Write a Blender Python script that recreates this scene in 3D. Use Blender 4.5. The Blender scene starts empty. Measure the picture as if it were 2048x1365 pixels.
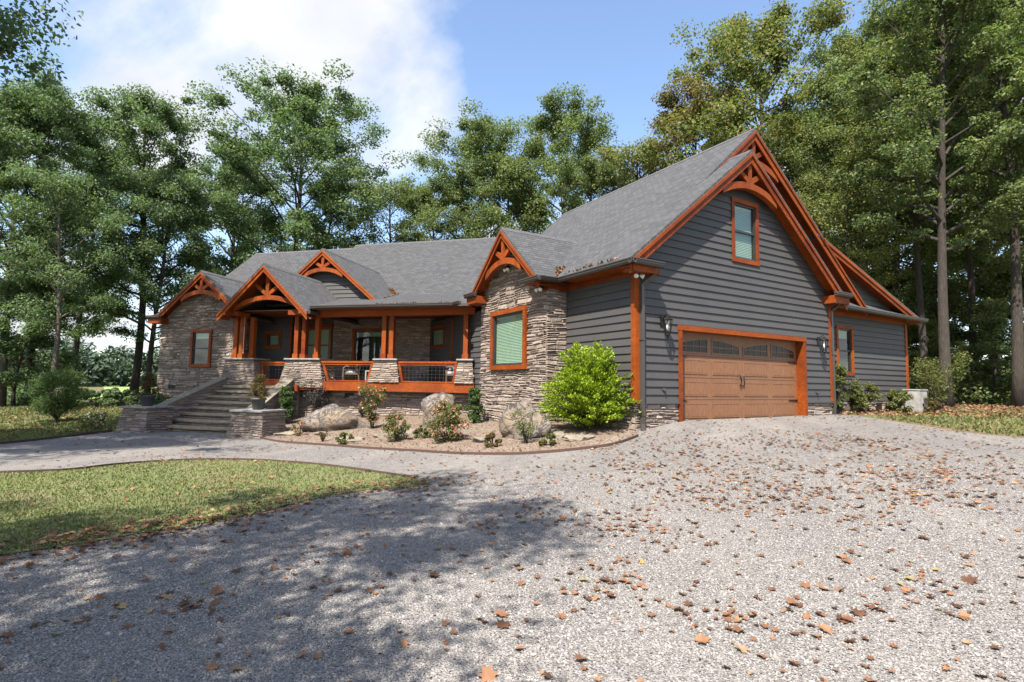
import bpy, bmesh, math, random
import numpy as np
from mathutils import Vector, Matrix
from mathutils.geometry import delaunay_2d_cdt

# ------------------------------------------------------------------ camera
scene = bpy.context.scene
F_PX, PITCH, ROLL, YAW, CAM_Z = 1067.24, math.radians(4.6508), math.radians(.92799), math.radians(14.3367), 1.55
def cam_rot():
    c, s = math.cos(PITCH), math.sin(PITCH)
    A = np.array([[1, 0, 0], [0, s, -c], [0, c, s]])
    cr, sr = math.cos(ROLL), math.sin(ROLL)
    B = np.array([[cr, -sr, 0], [sr, cr, 0], [0, 0, 1]])
    Cz = np.array([[math.cos(YAW), math.sin(YAW), 0], [-math.sin(YAW), math.cos(YAW), 0], [0, 0, 1]])
    return B @ A @ Cz
RC = cam_rot()
EYE = np.array([0, 0, CAM_Z])
cam_data = bpy.data.cameras.new('camera')
cam = bpy.data.objects.new('camera', cam_data)
scene.collection.objects.link(cam)
scene.camera = cam
cam_data.sensor_width = 36.0
cam_data.lens = 36.0 * F_PX / 2048.0
cam_data.clip_start, cam_data.clip_end = .1, 6000
mw = Matrix.Identity(4)
for i in range(3):
    mw[i][0], mw[i][1], mw[i][2], mw[i][3] = RC[0][i], -RC[1][i], -RC[2][i], EYE[i]
cam.matrix_world = mw

# ------------------------------------------------------------------ light
SUN_EL = math.radians(55)
SUN_H = np.array([-.175, -.985])                      # horizontal direction towards the sun
world = bpy.data.worlds.new('World'); scene.world = world; world.use_nodes = True
wn, wl = world.node_tree.nodes, world.node_tree.links
wn.clear()
w_out = wn.new('ShaderNodeOutputWorld'); w_bg = wn.new('ShaderNodeBackground')
w_sky = wn.new('ShaderNodeTexSky'); w_sky.sky_type = 'NISHITA'; w_sky.sun_disc = False
w_sky.sun_elevation = SUN_EL; w_sky.sun_rotation = math.atan2(SUN_H[0], SUN_H[1])
w_sky.altitude = 200; w_sky.air_density = 1.0; w_sky.dust_density = 1.2; w_sky.ozone_density = 1.2
w_bg.inputs['Strength'].default_value = .128
w_tc = wn.new('ShaderNodeTexCoord'); w_sep = wn.new('ShaderNodeSeparateXYZ')
wl.new(w_tc.outputs['Generated'], w_sep.inputs[0])
def wmath(op, a, b=None, clamp=False):
    n = wn.new('ShaderNodeMath'); n.operation = op; n.use_clamp = clamp
    for i, q in enumerate((a, b)):
        if q is None: continue
        if isinstance(q, (int, float)): n.inputs[i].default_value = q
        else: wl.new(q, n.inputs[i])
    return n.outputs[0]
zc = wmath('ADD', wmath('MAXIMUM', w_sep.outputs['Z'], 0.0), .22)
cx, cy = wmath('DIVIDE', w_sep.outputs['X'], zc), wmath('DIVIDE', w_sep.outputs['Y'], zc)
w_com = wn.new('ShaderNodeCombineXYZ'); wl.new(cx, w_com.inputs[0]); wl.new(cy, w_com.inputs[1])
w_map = wn.new('ShaderNodeMapping'); wl.new(w_com.outputs[0], w_map.inputs[0])
w_map.inputs['Location'].default_value = (4.3, 1.4, 0)
w_n1 = wn.new('ShaderNodeTexNoise'); w_n1.inputs['Scale'].default_value = .95; w_n1.inputs['Detail'].default_value = 9
w_n1.inputs['Roughness'].default_value = .56; w_n1.inputs['Distortion'].default_value = .35
wl.new(w_map.outputs[0], w_n1.inputs['Vector'])
w_r = wn.new('ShaderNodeValToRGB'); w_r.color_ramp.elements[0].position = .485; w_r.color_ramp.elements[1].position = .60
wl.new(w_n1.outputs[0], w_r.inputs[0])
w_n2 = wn.new('ShaderNodeTexNoise'); w_n2.inputs['Scale'].default_value = 2.6; w_n2.inputs['Detail'].default_value = 6
wl.new(w_map.outputs[0], w_n2.inputs['Vector'])
w_cc = wn.new('ShaderNodeMix'); w_cc.data_type = 'RGBA'
w_cc.inputs[6].default_value = (1.9, 2.0, 2.25, 1); w_cc.inputs[7].default_value = (4.0, 4.05, 4.15, 1)
wl.new(w_n2.outputs[0], w_cc.inputs[0])
w_mix = wn.new('ShaderNodeMix'); w_mix.data_type = 'RGBA'
wl.new(w_r.outputs[0], w_mix.inputs[0]); wl.new(w_sky.outputs[0], w_mix.inputs[6]); wl.new(w_cc.outputs[2], w_mix.inputs[7])
wl.new(w_mix.outputs[2], w_bg.inputs['Color']); wl.new(w_bg.outputs[0], w_out.inputs['Surface'])

sun_data = bpy.data.lights.new('sun', 'SUN'); sun_data.energy = 5.0; sun_data.angle = math.radians(.53)
sun_data.color = (1, .93, .83)
sun = bpy.data.objects.new('sun', sun_data); scene.collection.objects.link(sun)
sd = Vector((SUN_H[0] * math.cos(SUN_EL), SUN_H[1] * math.cos(SUN_EL), math.sin(SUN_EL)))
sun.rotation_euler = sd.to_track_quat('Z', 'Y').to_euler(); sun.location = (0, -10, 40)
scene.view_settings.view_transform = 'Standard'; scene.view_settings.look = 'None'
scene.view_settings.gamma = 1; scene.view_settings.use_curve_mapping = False
scene.view_settings.exposure = 1.38
scene.render.engine = 'CYCLES'
scene.cycles.max_bounces = 6; scene.cycles.transparent_max_bounces = 8

# ------------------------------------------------------------------ helpers
COL = scene.collection
S2 = math.sqrt(.5)
def pix_ray(x, y): return RC.T @ np.array([(x - 1024) / F_PX, (y - 682.5) / F_PX, 1.0])
_c = EYE + pix_ray(1271, 807) * 12.0
C0 = Vector((_c[0], _c[1], 0))                        # outer corner of the garage
def frame(origin, deg): return Matrix.Translation(origin) @ Matrix.Rotation(math.radians(deg), 4, 'Z')
FG = frame(C0, 45)       # garage door wall: x along the wall, y into the house
FS = frame(C0, -45)      # garage side wall (x = minus the distance from the corner)
FL = frame(C0, 225); FR = frame(C0, 135)
FM = Matrix.Identity(4)  # main house
FX = frame(Vector((0, 0, 0)), 90)                     # walls that face +x: x along world y, y = -world x

MATS = {}
def tag(o, label=None, cat=None, group=None, kind=None):
    if label: o['label'] = label
    if cat: o['category'] = cat
    if group: o['group'] = group
    if kind: o['kind'] = kind
    return o
def attach(o, parent, fr=None):
    o.parent = parent
    if parent is not None:
        pm = WM[parent.name]
        fr = pm if fr is None else fr
        o.matrix_basis = pm.inverted() @ fr
        WM[o.name] = fr.copy()
    else:
        fr = FM if fr is None else fr
        o.matrix_basis = fr; WM[o.name] = fr.copy()
WM = {}
def empty(name, loc, label, cat, group=None, rz=0):
    o = bpy.data.objects.new(name, None); COL.objects.link(o); o.empty_display_size = .3
    fr = frame(Vector(loc), rz); o.matrix_basis = fr; WM[o.name] = fr.copy()
    return tag(o, label, cat, group)
def link_mesh(name, me, mat, parent=None, fr=None):
    o = bpy.data.objects.new(name, me); COL.objects.link(o)
    if mat is not None and len(me.materials) == 0: me.materials.append(MATS[mat])
    attach(o, parent, fr)
    return o
def mesh_np(name, V, F, smooth=False, uv=None):
    me = bpy.data.meshes.new(name)
    V = np.asarray(V, np.float32); F = np.asarray(F, np.int32)
    n, k = F.shape
    me.vertices.add(len(V)); me.vertices.foreach_set('co', V.ravel())
    me.loops.add(n * k); me.loops.foreach_set('vertex_index', F.ravel())
    me.polygons.add(n); me.polygons.foreach_set('loop_start', np.arange(0, n * k, k, dtype=np.int32))
    if smooth: me.polygons.foreach_set('use_smooth', np.ones(n, bool))
    me.update(calc_edges=True)
    return me
class MB:
    def __init__(s): s.v, s.f, s.uv = [], [], {}
    def add(s, vs, fs):
        b = len(s.v); s.v += [tuple(p) for p in vs]; s.f += [tuple(b + i for i in f) for f in fs]; return s
    def box(s, x0, x1, y0, y1, z0, z1):
        return s.add([(x0, y0, z0), (x1, y0, z0), (x1, y1, z0), (x0, y1, z0), (x0, y0, z1), (x1, y0, z1), (x1, y1, z1), (x0, y1, z1)],
                     [(0, 3, 2, 1), (4, 5, 6, 7), (0, 1, 5, 4), (1, 2, 6, 5), (2, 3, 7, 6), (3, 0, 4, 7)])
    def prism_y(s, pts, y0, y1):                      # polygon in x,z (counter-clockwise seen from -y) pulled along y
        n = len(pts)
        vs = [(x, y0, z) for x, z in pts] + [(x, y1, z) for x, z in pts]
        return s.add(vs, [tuple(range(n)), tuple(range(2 * n - 1, n - 1, -1))] + [(i, i + n, (i + 1) % n + n, (i + 1) % n) for i in range(n)])
    def beam(s, p, q, w, h, up=(0, 0, 1)):
        p, q = Vector(p), Vector(q); d = (q - p).normalized(); u = Vector(up)
        r = d.cross(u)
        if r.length < 1e-4: r = d.cross(Vector((0, 1, 0)))
        r.normalize(); u = r.cross(d)
        o = [(-.5, -.5), (.5, -.5), (.5, .5), (-.5, .5)]
        vs = [c + r * (a * w) + u * (b * h) for c in (p, q) for a, b in o]
        return s.add(vs, [(3, 2, 1, 0), (4, 5, 6, 7), (0, 1, 5, 4), (1, 2, 6, 5), (2, 3, 7, 6), (3, 0, 4, 7)])
    def tube(s, path, rad, n=8, cap=True):
        path = [Vector(p) for p in path]
        if not isinstance(rad, (list, tuple)): rad = [rad] * len(path)
        b = len(s.v); ref = None
        for i, p in enumerate(path):
            d = (path[min(i + 1, len(path) - 1)] - path[max(i - 1, 0)]).normalized()
            if ref is None: ref = d.orthogonal().normalized()
            ref = (ref - d * ref.dot(d)).normalized(); w = d.cross(ref)
            for k in range(n):
                a = 2 * math.pi * k / n
                s.v.append(tuple(p + (ref * math.cos(a) + w * math.sin(a)) * rad[i]))
        for i in range(len(path) - 1):
            for k in range(n):
                a0, a1 = b + i * n + k, b + i * n + (k + 1) % n
                s.f.append((a0, a1, a1 + n, a0 + n))
        if cap:
            s.f.append(tuple(b + k for k in range(n - 1, -1, -1))); s.f.append(tuple(b + (len(path) - 1) * n + k for k in range(n)))
        return s
    def lathe(s, prof, n=14, c=(0, 0, 0)):
        b = len(s.v)
        for r, z in prof:
            for k in range(n):
                a = 2 * math.pi * k / n; s.v.append((c[0] + r * math.cos(a), c[1] + r * math.sin(a), c[2] + z))
        for i in range(len(prof) - 1):
            for k in range(n):
                a0, a1 = b + i * n + k, b + i * n + (k + 1) % n
                s.f.append((a0, a1, a1 + n, a0 + n))
        return s
    def mesh(s, name, smooth=False):
        me = bpy.data.meshes.new(name); me.from_pydata(s.v, [], s.f)
        if smooth: me.polygons.foreach_set('use_smooth', np.ones(len(me.polygons), bool))
        me.update(); return me
    def build(s, name, mat, parent=None, fr=None, smooth=False):
        return link_mesh(name, s.mesh(name, smooth), mat, parent, fr)
def box(name, mat, parent, fr, *d): return MB().box(*d).build(name, mat, parent, fr)

# ------------------------------------------------------------------ materials
def mat(name):
    m = bpy.data.materials.new(name); m.use_nodes = True; MATS[name] = m
    nt = m.node_tree; b = nt.nodes['Principled BSDF']
    return m, nt, b
def N(nt, t, **k):
    n = nt.nodes.new(t)
    for a, q in k.items(): setattr(n, a, q)
    return n
def ramp(nt, src, stops):
    r = N(nt, 'ShaderNodeValToRGB'); e = r.color_ramp.elements
    while len(e) < len(stops): e.new(.5)
    for i, (p, c) in enumerate(stops): e[i].position = p; e[i].color = (*c, 1)
    nt.links.new(src, r.inputs[0]); return r.outputs[0]
def coords(nt, which='Object', scale=(1, 1, 1)):
    t = N(nt, 'ShaderNodeTexCoord'); mp = N(nt, 'ShaderNodeMapping'); mp.inputs['Scale'].default_value = scale
    nt.links.new(t.outputs[which], mp.inputs[0]); return mp.outputs[0]
def noise(nt, vec, scale, detail=4, rough=.55, dist=0):
    n = N(nt, 'ShaderNodeTexNoise'); n.inputs['Scale'].default_value = scale; n.inputs['Detail'].default_value = detail
    n.inputs['Roughness'].default_value = rough; n.inputs['Distortion'].default_value = dist
    if vec is not None: nt.links.new(vec, n.inputs['Vector'])
    return n.outputs[0]
def mixc(nt, fac, a, b, mode='MIX'):
    m = N(nt, 'ShaderNodeMix', data_type='RGBA', blend_type=mode)
    for i, q in ((0, fac), (6, a), (7, b)):
        if isinstance(q, (int, float)): m.inputs[i].default_value = q
        elif isinstance(q, tuple): m.inputs[i].default_value = (*q, 1)
        else: nt.links.new(q, m.inputs[i])
    return m.outputs[2]
def vmath(nt, op, a, b=None):
    n = N(nt, 'ShaderNodeMath', operation=op)
    for i, q in enumerate((a, b)):
        if q is None: continue
        if isinstance(q, (int, float)): n.inputs[i].default_value = q
        else: nt.links.new(q, n.inputs[i])
    return n.outputs[0]
def bump(nt, b, h, strength=.4, dist=.02):
    n = N(nt, 'ShaderNodeBump'); n.inputs['Strength'].default_value = strength; n.inputs['Distance'].default_value = dist
    nt.links.new(h, n.inputs['Height']); nt.links.new(n.outputs[0], b.inputs['Normal'])
def piece_random(nt):                                 # one number for each loose piece, whether its own object or not
    g, o = N(nt, 'ShaderNodeNewGeometry'), N(nt, 'ShaderNodeObjectInfo')
    return vmath(nt, 'FRACT', vmath(nt, 'ADD', g.outputs['Random Per Island'], o.outputs['Random']))
def set_in(b, **k):
    for a, q in k.items(): b.inputs[a.replace('_', ' ')].default_value = q

def wood_mat(name, lo, mid, hi, rough=.45, stretch=(2, 2, 9)):
    m, nt, b = mat(name)
    v = coords(nt, 'Object', stretch)
    n1 = noise(nt, v, 3.0, 6, .65, .6); n2 = noise(nt, coords(nt), 1.1, 3)
    c = ramp(nt, n1, [(.28, lo), (.5, mid), (.72, hi)])
    c = mixc(nt, vmath(nt, 'MULTIPLY', n2, .45), c, lo)
    nt.links.new(c, b.inputs['Base Color']); set_in(b, Roughness=rough)
    bump(nt, b, n1, .25, .01)
m, nt, b = mat('cedar')
n1 = noise(nt, coords(nt, 'Object', (7, 7, 7)), 2.2, 7, .7, 1.2); n2 = noise(nt, coords(nt), 1.3, 4, .6)
c = ramp(nt, n1, [(.3, (.062, .011, .003)), (.5, (.180, .034, .004)), (.7, (.32, .072, .007))])
c = mixc(nt, ramp(nt, n2, [(.38, (.75, .75, .75)), (.62, (0, 0, 0))]), c, (.07, .011, .003))
c = mixc(nt, vmath(nt, 'MULTIPLY', piece_random(nt), .45), c, (.34, .078, .007))
nt.links.new(c, b.inputs['Base Color']); set_in(b, Roughness=.6); b.inputs['Specular IOR Level'].default_value = .22; bump(nt, b, n1, .35, .01)
wood_mat('door_wood', (.115, .049, .023), (.205, .095, .045), (.30, .148, .072), .55, (24, 24, 2.0))
wood_mat('ceiling_wood', (.10, .03, .012), (.16, .05, .018), (.22, .07, .025), .5)
m, nt, b = mat('siding')
n1 = noise(nt, coords(nt, 'Object', (2, 2, 22)), 5, 6, .6); n2 = noise(nt, coords(nt), .8, 4)
c = ramp(nt, n1, [(.3, (.038, .036, .036)), (.7, (.058, .055, .055))])
c = mixc(nt, ramp(nt, n2, [(.35, (0, 0, 0)), (.75, (.5, .5, .5))]), c, (.074, .070, .069))
c = mixc(nt, vmath(nt, 'MULTIPLY', piece_random(nt), .35), c, (.048, .046, .046))
nt.links.new(c, b.inputs['Base Color']); set_in(b, Roughness=.62); bump(nt, b, n1, .18, .006)
m, nt, b = mat('backing'); set_in(b, Roughness=.9); b.inputs['Base Color'].default_value = (.03, .03, .03, 1)
m, nt, b = mat('mortar'); nt.links.new(ramp(nt, noise(nt, coords(nt), 30), [(.3, (.11, .09, .075)), (.7, (.18, .15, .125))]), b.inputs['Base Color']); set_in(b, Roughness=.95)
m, nt, b = mat('ledgestone')
r = piece_random(nt)
c = ramp(nt, r, [(0, (.17, .132, .108)), (.25, (.255, .20, .162)), (.5, (.205, .170, .150)), (.7, (.295, .236, .192)), (.88, (.235, .198, .178)), (1, (.34, .282, .235))])
n1 = noise(nt, coords(nt), 14, 6, .7)
c = mixc(nt, .4, c, ramp(nt, n1, [(.25, (.25, .25, .25)), (.75, (.72, .70, .69))]), 'OVERLAY')
nt.links.new(c, b.inputs['Base Color']); set_in(b, Roughness=.92); bump(nt, b, n1, .9, .04)
m, nt, b = mat('cap_stone')
n1 = noise(nt, coords(nt), 9, 6, .65)
nt.links.new(ramp(nt, n1, [(.3, (.16, .155, .155)), (.7, (.32, .31, .30))]), b.inputs['Base Color']); set_in(b, Roughness=.9); bump(nt, b, n1, .4, .02)
m, nt, b = mat('tan_stone')
n1 = noise(nt, coords(nt), 6, 7, .65)
nt.links.new(ramp(nt, n1, [(.25, (.19, .148, .095)), (.55, (.31, .255, .175)), (.8, (.40, .34, .245))]), b.inputs['Base Color']); set_in(b, Roughness=.9); bump(nt, b, n1, .4, .02)
m, nt, b = mat('coping_stone')
n1 = noise(nt, coords(nt), 7, 7, .7)
nt.links.new(ramp(nt, n1, [(.25, (.10, .088, .066)), (.55, (.185, .162, .122)), (.8, (.26, .23, .175))]), b.inputs['Base Color']); set_in(b, Roughness=.92); bump(nt, b, n1, .6, .03)
m, nt, b = mat('boulder')
v = coords(nt); n1 = noise(nt, v, 3.2, 8, .65, .4); n2 = noise(nt, v, 1.1, 4)
n3 = noise(nt, v, 11, 8, .75)
c = ramp(nt, n1, [(.3, (.07, .062, .056)), (.5, (.165, .145, .13)), (.7, (.29, .26, .235))])
c = mixc(nt, .5, c, ramp(nt, n3, [(.3, (.25, .25, .25)), (.7, (.75, .75, .75))]), 'OVERLAY')
c = mixc(nt, ramp(nt, n2, [(.45, (0, 0, 0)), (.65, (.8, .8, .8))]), c, (.26, .19, .125))
nt.links.new(c, b.inputs['Base Color']); set_in(b, Roughness=.93); bump(nt, b, vmath(nt, 'ADD', n3, vmath(nt, 'MULTIPLY', ramp(nt, noise(nt, v, 2.2, 9, .6, 1.5), [(.47, (1, 1, 1)), (.5, (0, 0, 0)), (.53, (1, 1, 1))]), .8)), 1.0, .09)
m, nt, b = mat('shingle')
uv = N(nt, 'ShaderNodeUVMap'); br = N(nt, 'ShaderNodeTexBrick')
nt.links.new(uv.outputs[0], br.inputs['Vector'])
for k, q in (('Scale', 1.0), ('Mortar Size', .011), ('Mortar Smooth', .3), ('Bias', 0.0), ('Brick Width', .23), ('Row Height', .135)): br.inputs[k].default_value = q
br.offset = .37; br.inputs['Color1'].default_value = (.022, .023, .025, 1); br.inputs['Color2'].default_value = (.066, .067, .071, 1); br.inputs['Mortar'].default_value = (.02, .02, .022, 1)
n1 = noise(nt, uv.outputs[0], 60, 3); n2 = noise(nt, uv.outputs[0], .7, 4)
c = mixc(nt, .22, br.outputs['Color'], ramp(nt, n1, [(.3, (.03, .03, .033)), (.7, (.15, .15, .154))]))
c = mixc(nt, vmath(nt, 'MULTIPLY', n2, .25), c, (.08, .08, .082))
nt.links.new(c, b.inputs['Base Color']); set_in(b, Roughness=.88)
saw = N(nt, 'ShaderNodeSeparateXYZ'); nt.links.new(uv.outputs[0], saw.inputs[0])
st = vmath(nt, 'FRACT', vmath(nt, 'DIVIDE', saw.outputs['Y'], .135))
hh = vmath(nt, 'SUBTRACT', vmath(nt, 'ADD', vmath(nt, 'MULTIPLY', vmath(nt, 'SUBTRACT', 1.0, st), 1.0), vmath(nt, 'MULTIPLY', n1, .35)), vmath(nt, 'MULTIPLY', br.outputs['Fac'], .6))
bump(nt, b, hh, 1.0, .035)
m, nt, b = mat('ridge_shingle'); nt.links.new(ramp(nt, noise(nt, coords(nt), 7, 5), [(.3, (.04, .04, .043)), (.7, (.09, .09, .094))]), b.inputs['Base Color']); set_in(b, Roughness=.9)
m, nt, b = mat('glass_dark'); b.inputs['Base Color'].default_value = (.022, .02, .016, 1); set_in(b, Roughness=.25); b.inputs['Specular IOR Level'].default_value = .25
m, nt, b = mat('gutter'); b.inputs['Base Color'].default_value = (.065, .056, .05, 1); set_in(b, Roughness=.38, Metallic=.2)
m, nt, b = mat('black_metal'); b.inputs['Base Color'].default_value = (.02, .018, .016, 1); set_in(b, Roughness=.45, Metallic=.6)
m, nt, b = mat('wire'); b.inputs['Base Color'].default_value = (.10, .10, .10, 1); set_in(b, Roughness=.5, Metallic=.6)
m, nt, b = mat('sash'); b.inputs['Base Color'].default_value = (.025, .025, .026, 1); set_in(b, Roughness=.4)
m, nt, b = mat('white_vinyl'); b.inputs['Base Color'].default_value = (.62, .64, .60, 1); set_in(b, Roughness=.5)
m, nt, b = mat('blind'); b.inputs['Base Color'].default_value = (.33, .40, .33, 1); set_in(b, Roughness=.55)
m, nt, b = mat('room'); b.inputs['Base Color'].default_value = (.05, .055, .05, 1); set_in(b, Roughness=.9)
m, nt, b = mat('glass')
nt.nodes.remove(b); o = nt.nodes['Material Output']
tr, gl, lw, mx = N(nt, 'ShaderNodeBsdfTransparent'), N(nt, 'ShaderNodeBsdfGlossy'), N(nt, 'ShaderNodeLayerWeight'), N(nt, 'ShaderNodeMixShader')
tr.inputs[0].default_value = (.82, .92, .85, 1); gl.inputs['Roughness'].default_value = .02; lw.inputs['Blend'].default_value = .5
nt.links.new(vmath(nt, 'ADD', vmath(nt, 'MULTIPLY', vmath(nt, 'POWER', lw.outputs['Facing'], 4.0), .8), .09), mx.inputs[0]); nt.links.new(tr.outputs[0], mx.inputs[1]); nt.links.new(gl.outputs[0], mx.inputs[2]); nt.links.new(mx.outputs[0], o.inputs[0])
m, nt, b = mat('lamp_glass'); b.inputs['Base Color'].default_value = (.75, .75, .72, 1); set_in(b, Roughness=.2)
m, nt, b = mat('pot'); b.inputs['Base Color'].default_value = (.05, .048, .046, 1); set_in(b, Roughness=.6)
m, nt, b = mat('wicker')
nt.links.new(ramp(nt, noise(nt, coords(nt), 60, 3), [(.3, (.07, .045, .03)), (.7, (.20, .13, .085))]), b.inputs['Base Color']); set_in(b, Roughness=.7)
m, nt, b = mat('cushion')
nt.links.new(ramp(nt, noise(nt, coords(nt), 9, 2), [(.45, (.12, .14, .19)), (.55, (.55, .55, .55))]), b.inputs['Base Color']); set_in(b, Roughness=.9)
m, nt, b = mat('edging'); b.inputs['Base Color'].default_value = (.065, .036, .027, 1); set_in(b, Roughness=.85)
m, nt, b = mat('weathered_box')
nt.links.new(ramp(nt, noise(nt, coords(nt), 5, 6, .7), [(.3, (.17, .16, .145)), (.7, (.36, .355, .34))]), b.inputs['Base Color']); set_in(b, Roughness=.6)
m, nt, b = mat('bead'); b.inputs['Base Color'].default_value = (.85, .85, .82, 1)
m, nt, b = mat('bark')
v = coords(nt, 'Object', (3, 3, .6)); n1 = noise(nt, v, 5, 8, .7)
nt.links.new(ramp(nt, n1, [(.3, (.018, .014, .011)), (.55, (.042, .033, .026)), (.75, (.085, .068, .054))]), b.inputs['Base Color']); set_in(b, Roughness=.95); bump(nt, b, n1, .8, .05)
m, nt, b = mat('bark_pale')
n1 = noise(nt, coords(nt, 'Object', (3, 3, .8)), 4, 8, .7)
nt.links.new(ramp(nt, n1, [(.3, (.045, .038, .031)), (.7, (.12, .102, .084))]), b.inputs['Base Color']); set_in(b, Roughness=.95); bump(nt, b, n1, .7, .04)
def leaf_mat(name, stops, trans=.35, rough=.55, tone=.7):
    m, nt, b = mat(name)
    c = ramp(nt, piece_random(nt), stops)
    c = mixc(nt, ramp(nt, noise(nt, coords(nt), tone, 2), [(.38, (.62, .62, .62)), (.62, (0, 0, 0))]), c, mixc(nt, 1.0, c, (.55, .62, .60), 'MULTIPLY'))
    nt.links.new(c, b.inputs['Base Color']); set_in(b, Roughness=rough); b.inputs['Specular IOR Level'].default_value = .35
    t, mx, o = N(nt, 'ShaderNodeBsdfTranslucent'), N(nt, 'ShaderNodeMixShader'), nt.nodes['Material Output']
    nt.links.new(mixc(nt, 1.0, c, (1.0, 1.15, .55), 'MULTIPLY'), t.inputs[0]); mx.inputs[0].default_value = trans
    nt.links.new(b.outputs[0], mx.inputs[1]); nt.links.new(t.outputs[0], mx.inputs[2]); nt.links.new(mx.outputs[0], o.inputs[0])
leaf_mat('leaf_dark', [(0, (.078, .125, .062)), (.5, (.135, .195, .094)), (.85, (.185, .245, .118)), (1, (.225, .26, .125))], .48)
leaf_mat('leaf_mid', [(0, (.090, .130, .052)), (.5, (.155, .20, .080)), (.85, (.215, .25, .096)), (1, (.28, .26, .10))], .48)
leaf_mat('leaf_yellow', [(0, (.098, .128, .042)), (.5, (.175, .205, .066)), (.85, (.25, .255, .08)), (.95, (.30, .22, .08)), (1, (.32, .17, .07))], .46)
leaf_mat('leaf_autumn', [(0, (.10, .105, .036)), (.45, (.18, .17, .055)), (.75, (.25, .18, .065)), (1, (.30, .15, .065))], .45)
leaf_mat('leaf_lime', [(0, (.075, .13, .012)), (.35, (.19, .28, .016)), (.75, (.34, .43, .024)), (1, (.44, .50, .05))], .38, .55, 3.0)
leaf_mat('leaf_shrub', [(0, (.035, .07, .02)), (.6, (.075, .125, .032)), (1, (.13, .19, .05))])
leaf_mat('leaf_olive', [(0, (.06, .08, .02)), (.6, (.13, .15, .04)), (1, (.22, .2, .06))])
leaf_mat('leaf_grey', [(0, (.05, .045, .05)), (.6, (.095, .085, .09)), (1, (.15, .14, .13))])
leaf_mat('leaf_bronze', [(0, (.07, .05, .018)), (.5, (.14, .08, .03)), (.8, (.10, .11, .03)), (1, (.2, .12, .05))])
leaf_mat('petal_pink', [(0, (.48, .12, .14)), (.6, (.60, .22, .18)), (1, (.65, .33, .2))], .3)
leaf_mat('petal_white', [(0, (.62, .58, .5)), (1, (.78, .76, .7))], .3)
leaf_mat('dry_leaf', [(0, (.075, .034, .018)), (.3, (.15, .066, .034)), (.6, (.225, .102, .05)), (.85, (.29, .15, .08)), (.95, (.32, .20, .125)), (1, (.26, .21, .06))], .12, .75)
leaf_mat('grass_blade', [(0, (.065, .095, .024)), (.5, (.115, .150, .038)), (.8, (.18, .175, .06)), (1, (.28, .225, .11))], .3)
leaf_mat('distant_leaf', [(0, (.045, .075, .055)), (.6, (.075, .108, .075)), (1, (.10, .13, .075))], .2, .8, .05)
m, nt, b = mat('gravel')
v = coords(nt)
def cells(sc):
    vo = N(nt, 'ShaderNodeTexVoronoi'); vo.inputs['Scale'].default_value = sc; nt.links.new(v, vo.inputs['Vector'])
    sp = N(nt, 'ShaderNodeSeparateColor'); nt.links.new(vo.outputs['Color'], sp.inputs[0]); return vo, sp.outputs[0]
v1, r1 = cells(62); v2, r2 = cells(24); n1 = noise(nt, coords(nt, 'Object', (1.6, .45, 1)), .45, 6, .62); n2 = noise(nt, v, 5, 6, .75); n3 = noise(nt, v, 1.4, 5, .65)
c = ramp(nt, r1, [(0, (.085, .080, .078)), (.35, (.185, .174, .167)), (.75, (.265, .250, .238)), (1, (.42, .395, .37))])
c = mixc(nt, .38, c, ramp(nt, r2, [(0, (.07, .064, .06)), (.5, (.20, .188, .178)), (1, (.42, .395, .37))]))
c = mixc(nt, ramp(nt, v1.outputs['Distance'], [(.35, (0, 0, 0)), (.8, (.8, .8, .8))]), c, (.085, .078, .073))
c = mixc(nt, ramp(nt, n1, [(.42, (0, 0, 0)), (.62, (.45, .45, .45))]), c, (.30, .275, .25))
c = mixc(nt, ramp(nt, n2, [(.48, (0, 0, 0)), (.7, (.6, .6, .6))]), c, (.145, .120, .102))
c = mixc(nt, ramp(nt, n3, [(.5, (0, 0, 0)), (.75, (.45, .45, .45))]), c, (.16, .135, .115))
nt.links.new(c, b.inputs['Base Color']); set_in(b, Roughness=.95)
bump(nt, b, vmath(nt, 'ADD', vmath(nt, 'SUBTRACT', 1.0, v1.outputs['Distance']), vmath(nt, 'MULTIPLY', n2, 1.2)), 1.0, .022)
m, nt, b = mat('pebble')
nt.links.new(ramp(nt, piece_random(nt), [(0, (.12, .112, .107)), (.35, (.185, .173, .165)), (.75, (.235, .22, .208)), (.95, (.29, .272, .257)), (1, (.36, .34, .32))]), b.inputs['Base Color']); set_in(b, Roughness=.9)
m, nt, b = mat('bed_gravel')
v = coords(nt); vo = N(nt, 'ShaderNodeTexVoronoi'); vo.inputs['Scale'].default_value = 36; nt.links.new(v, vo.inputs['Vector'])
hsv = N(nt, 'ShaderNodeSeparateColor'); nt.links.new(vo.outputs['Color'], hsv.inputs[0])
c = ramp(nt, hsv.outputs[0], [(0, (.07, .046, .033)), (.5, (.15, .108, .078)), (1, (.27, .22, .175))])
c = mixc(nt, ramp(nt, noise(nt, v, 1.3, 5), [(.45, (0, 0, 0)), (.7, (.75, .75, .75))]), c, (.13, .082, .055))
nt.links.new(c, b.inputs['Base Color']); set_in(b, Roughness=.95); bump(nt, b, vmath(nt, 'SUBTRACT', 1.0, vo.outputs['Distance']), .8, .02)
m, nt, b = mat('lawn')
v = coords(nt); n1 = noise(nt, v, .8, 5, .65); n2 = noise(nt, v, 26, 5, .7)
c = ramp(nt, n2, [(.3, (.065, .082, .024)), (.55, (.12, .145, .042)), (.75, (.19, .18, .075))])
c = mixc(nt, ramp(nt, n1, [(.45, (0, 0, 0)), (.72, (.8, .8, .8))]), c, (.19, .145, .085))
nt.links.new(c, b.inputs['Base Color']); set_in(b, Roughness=.95); bump(nt, b, n2, .8, .03)
m, nt, b = mat('ground')
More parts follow.
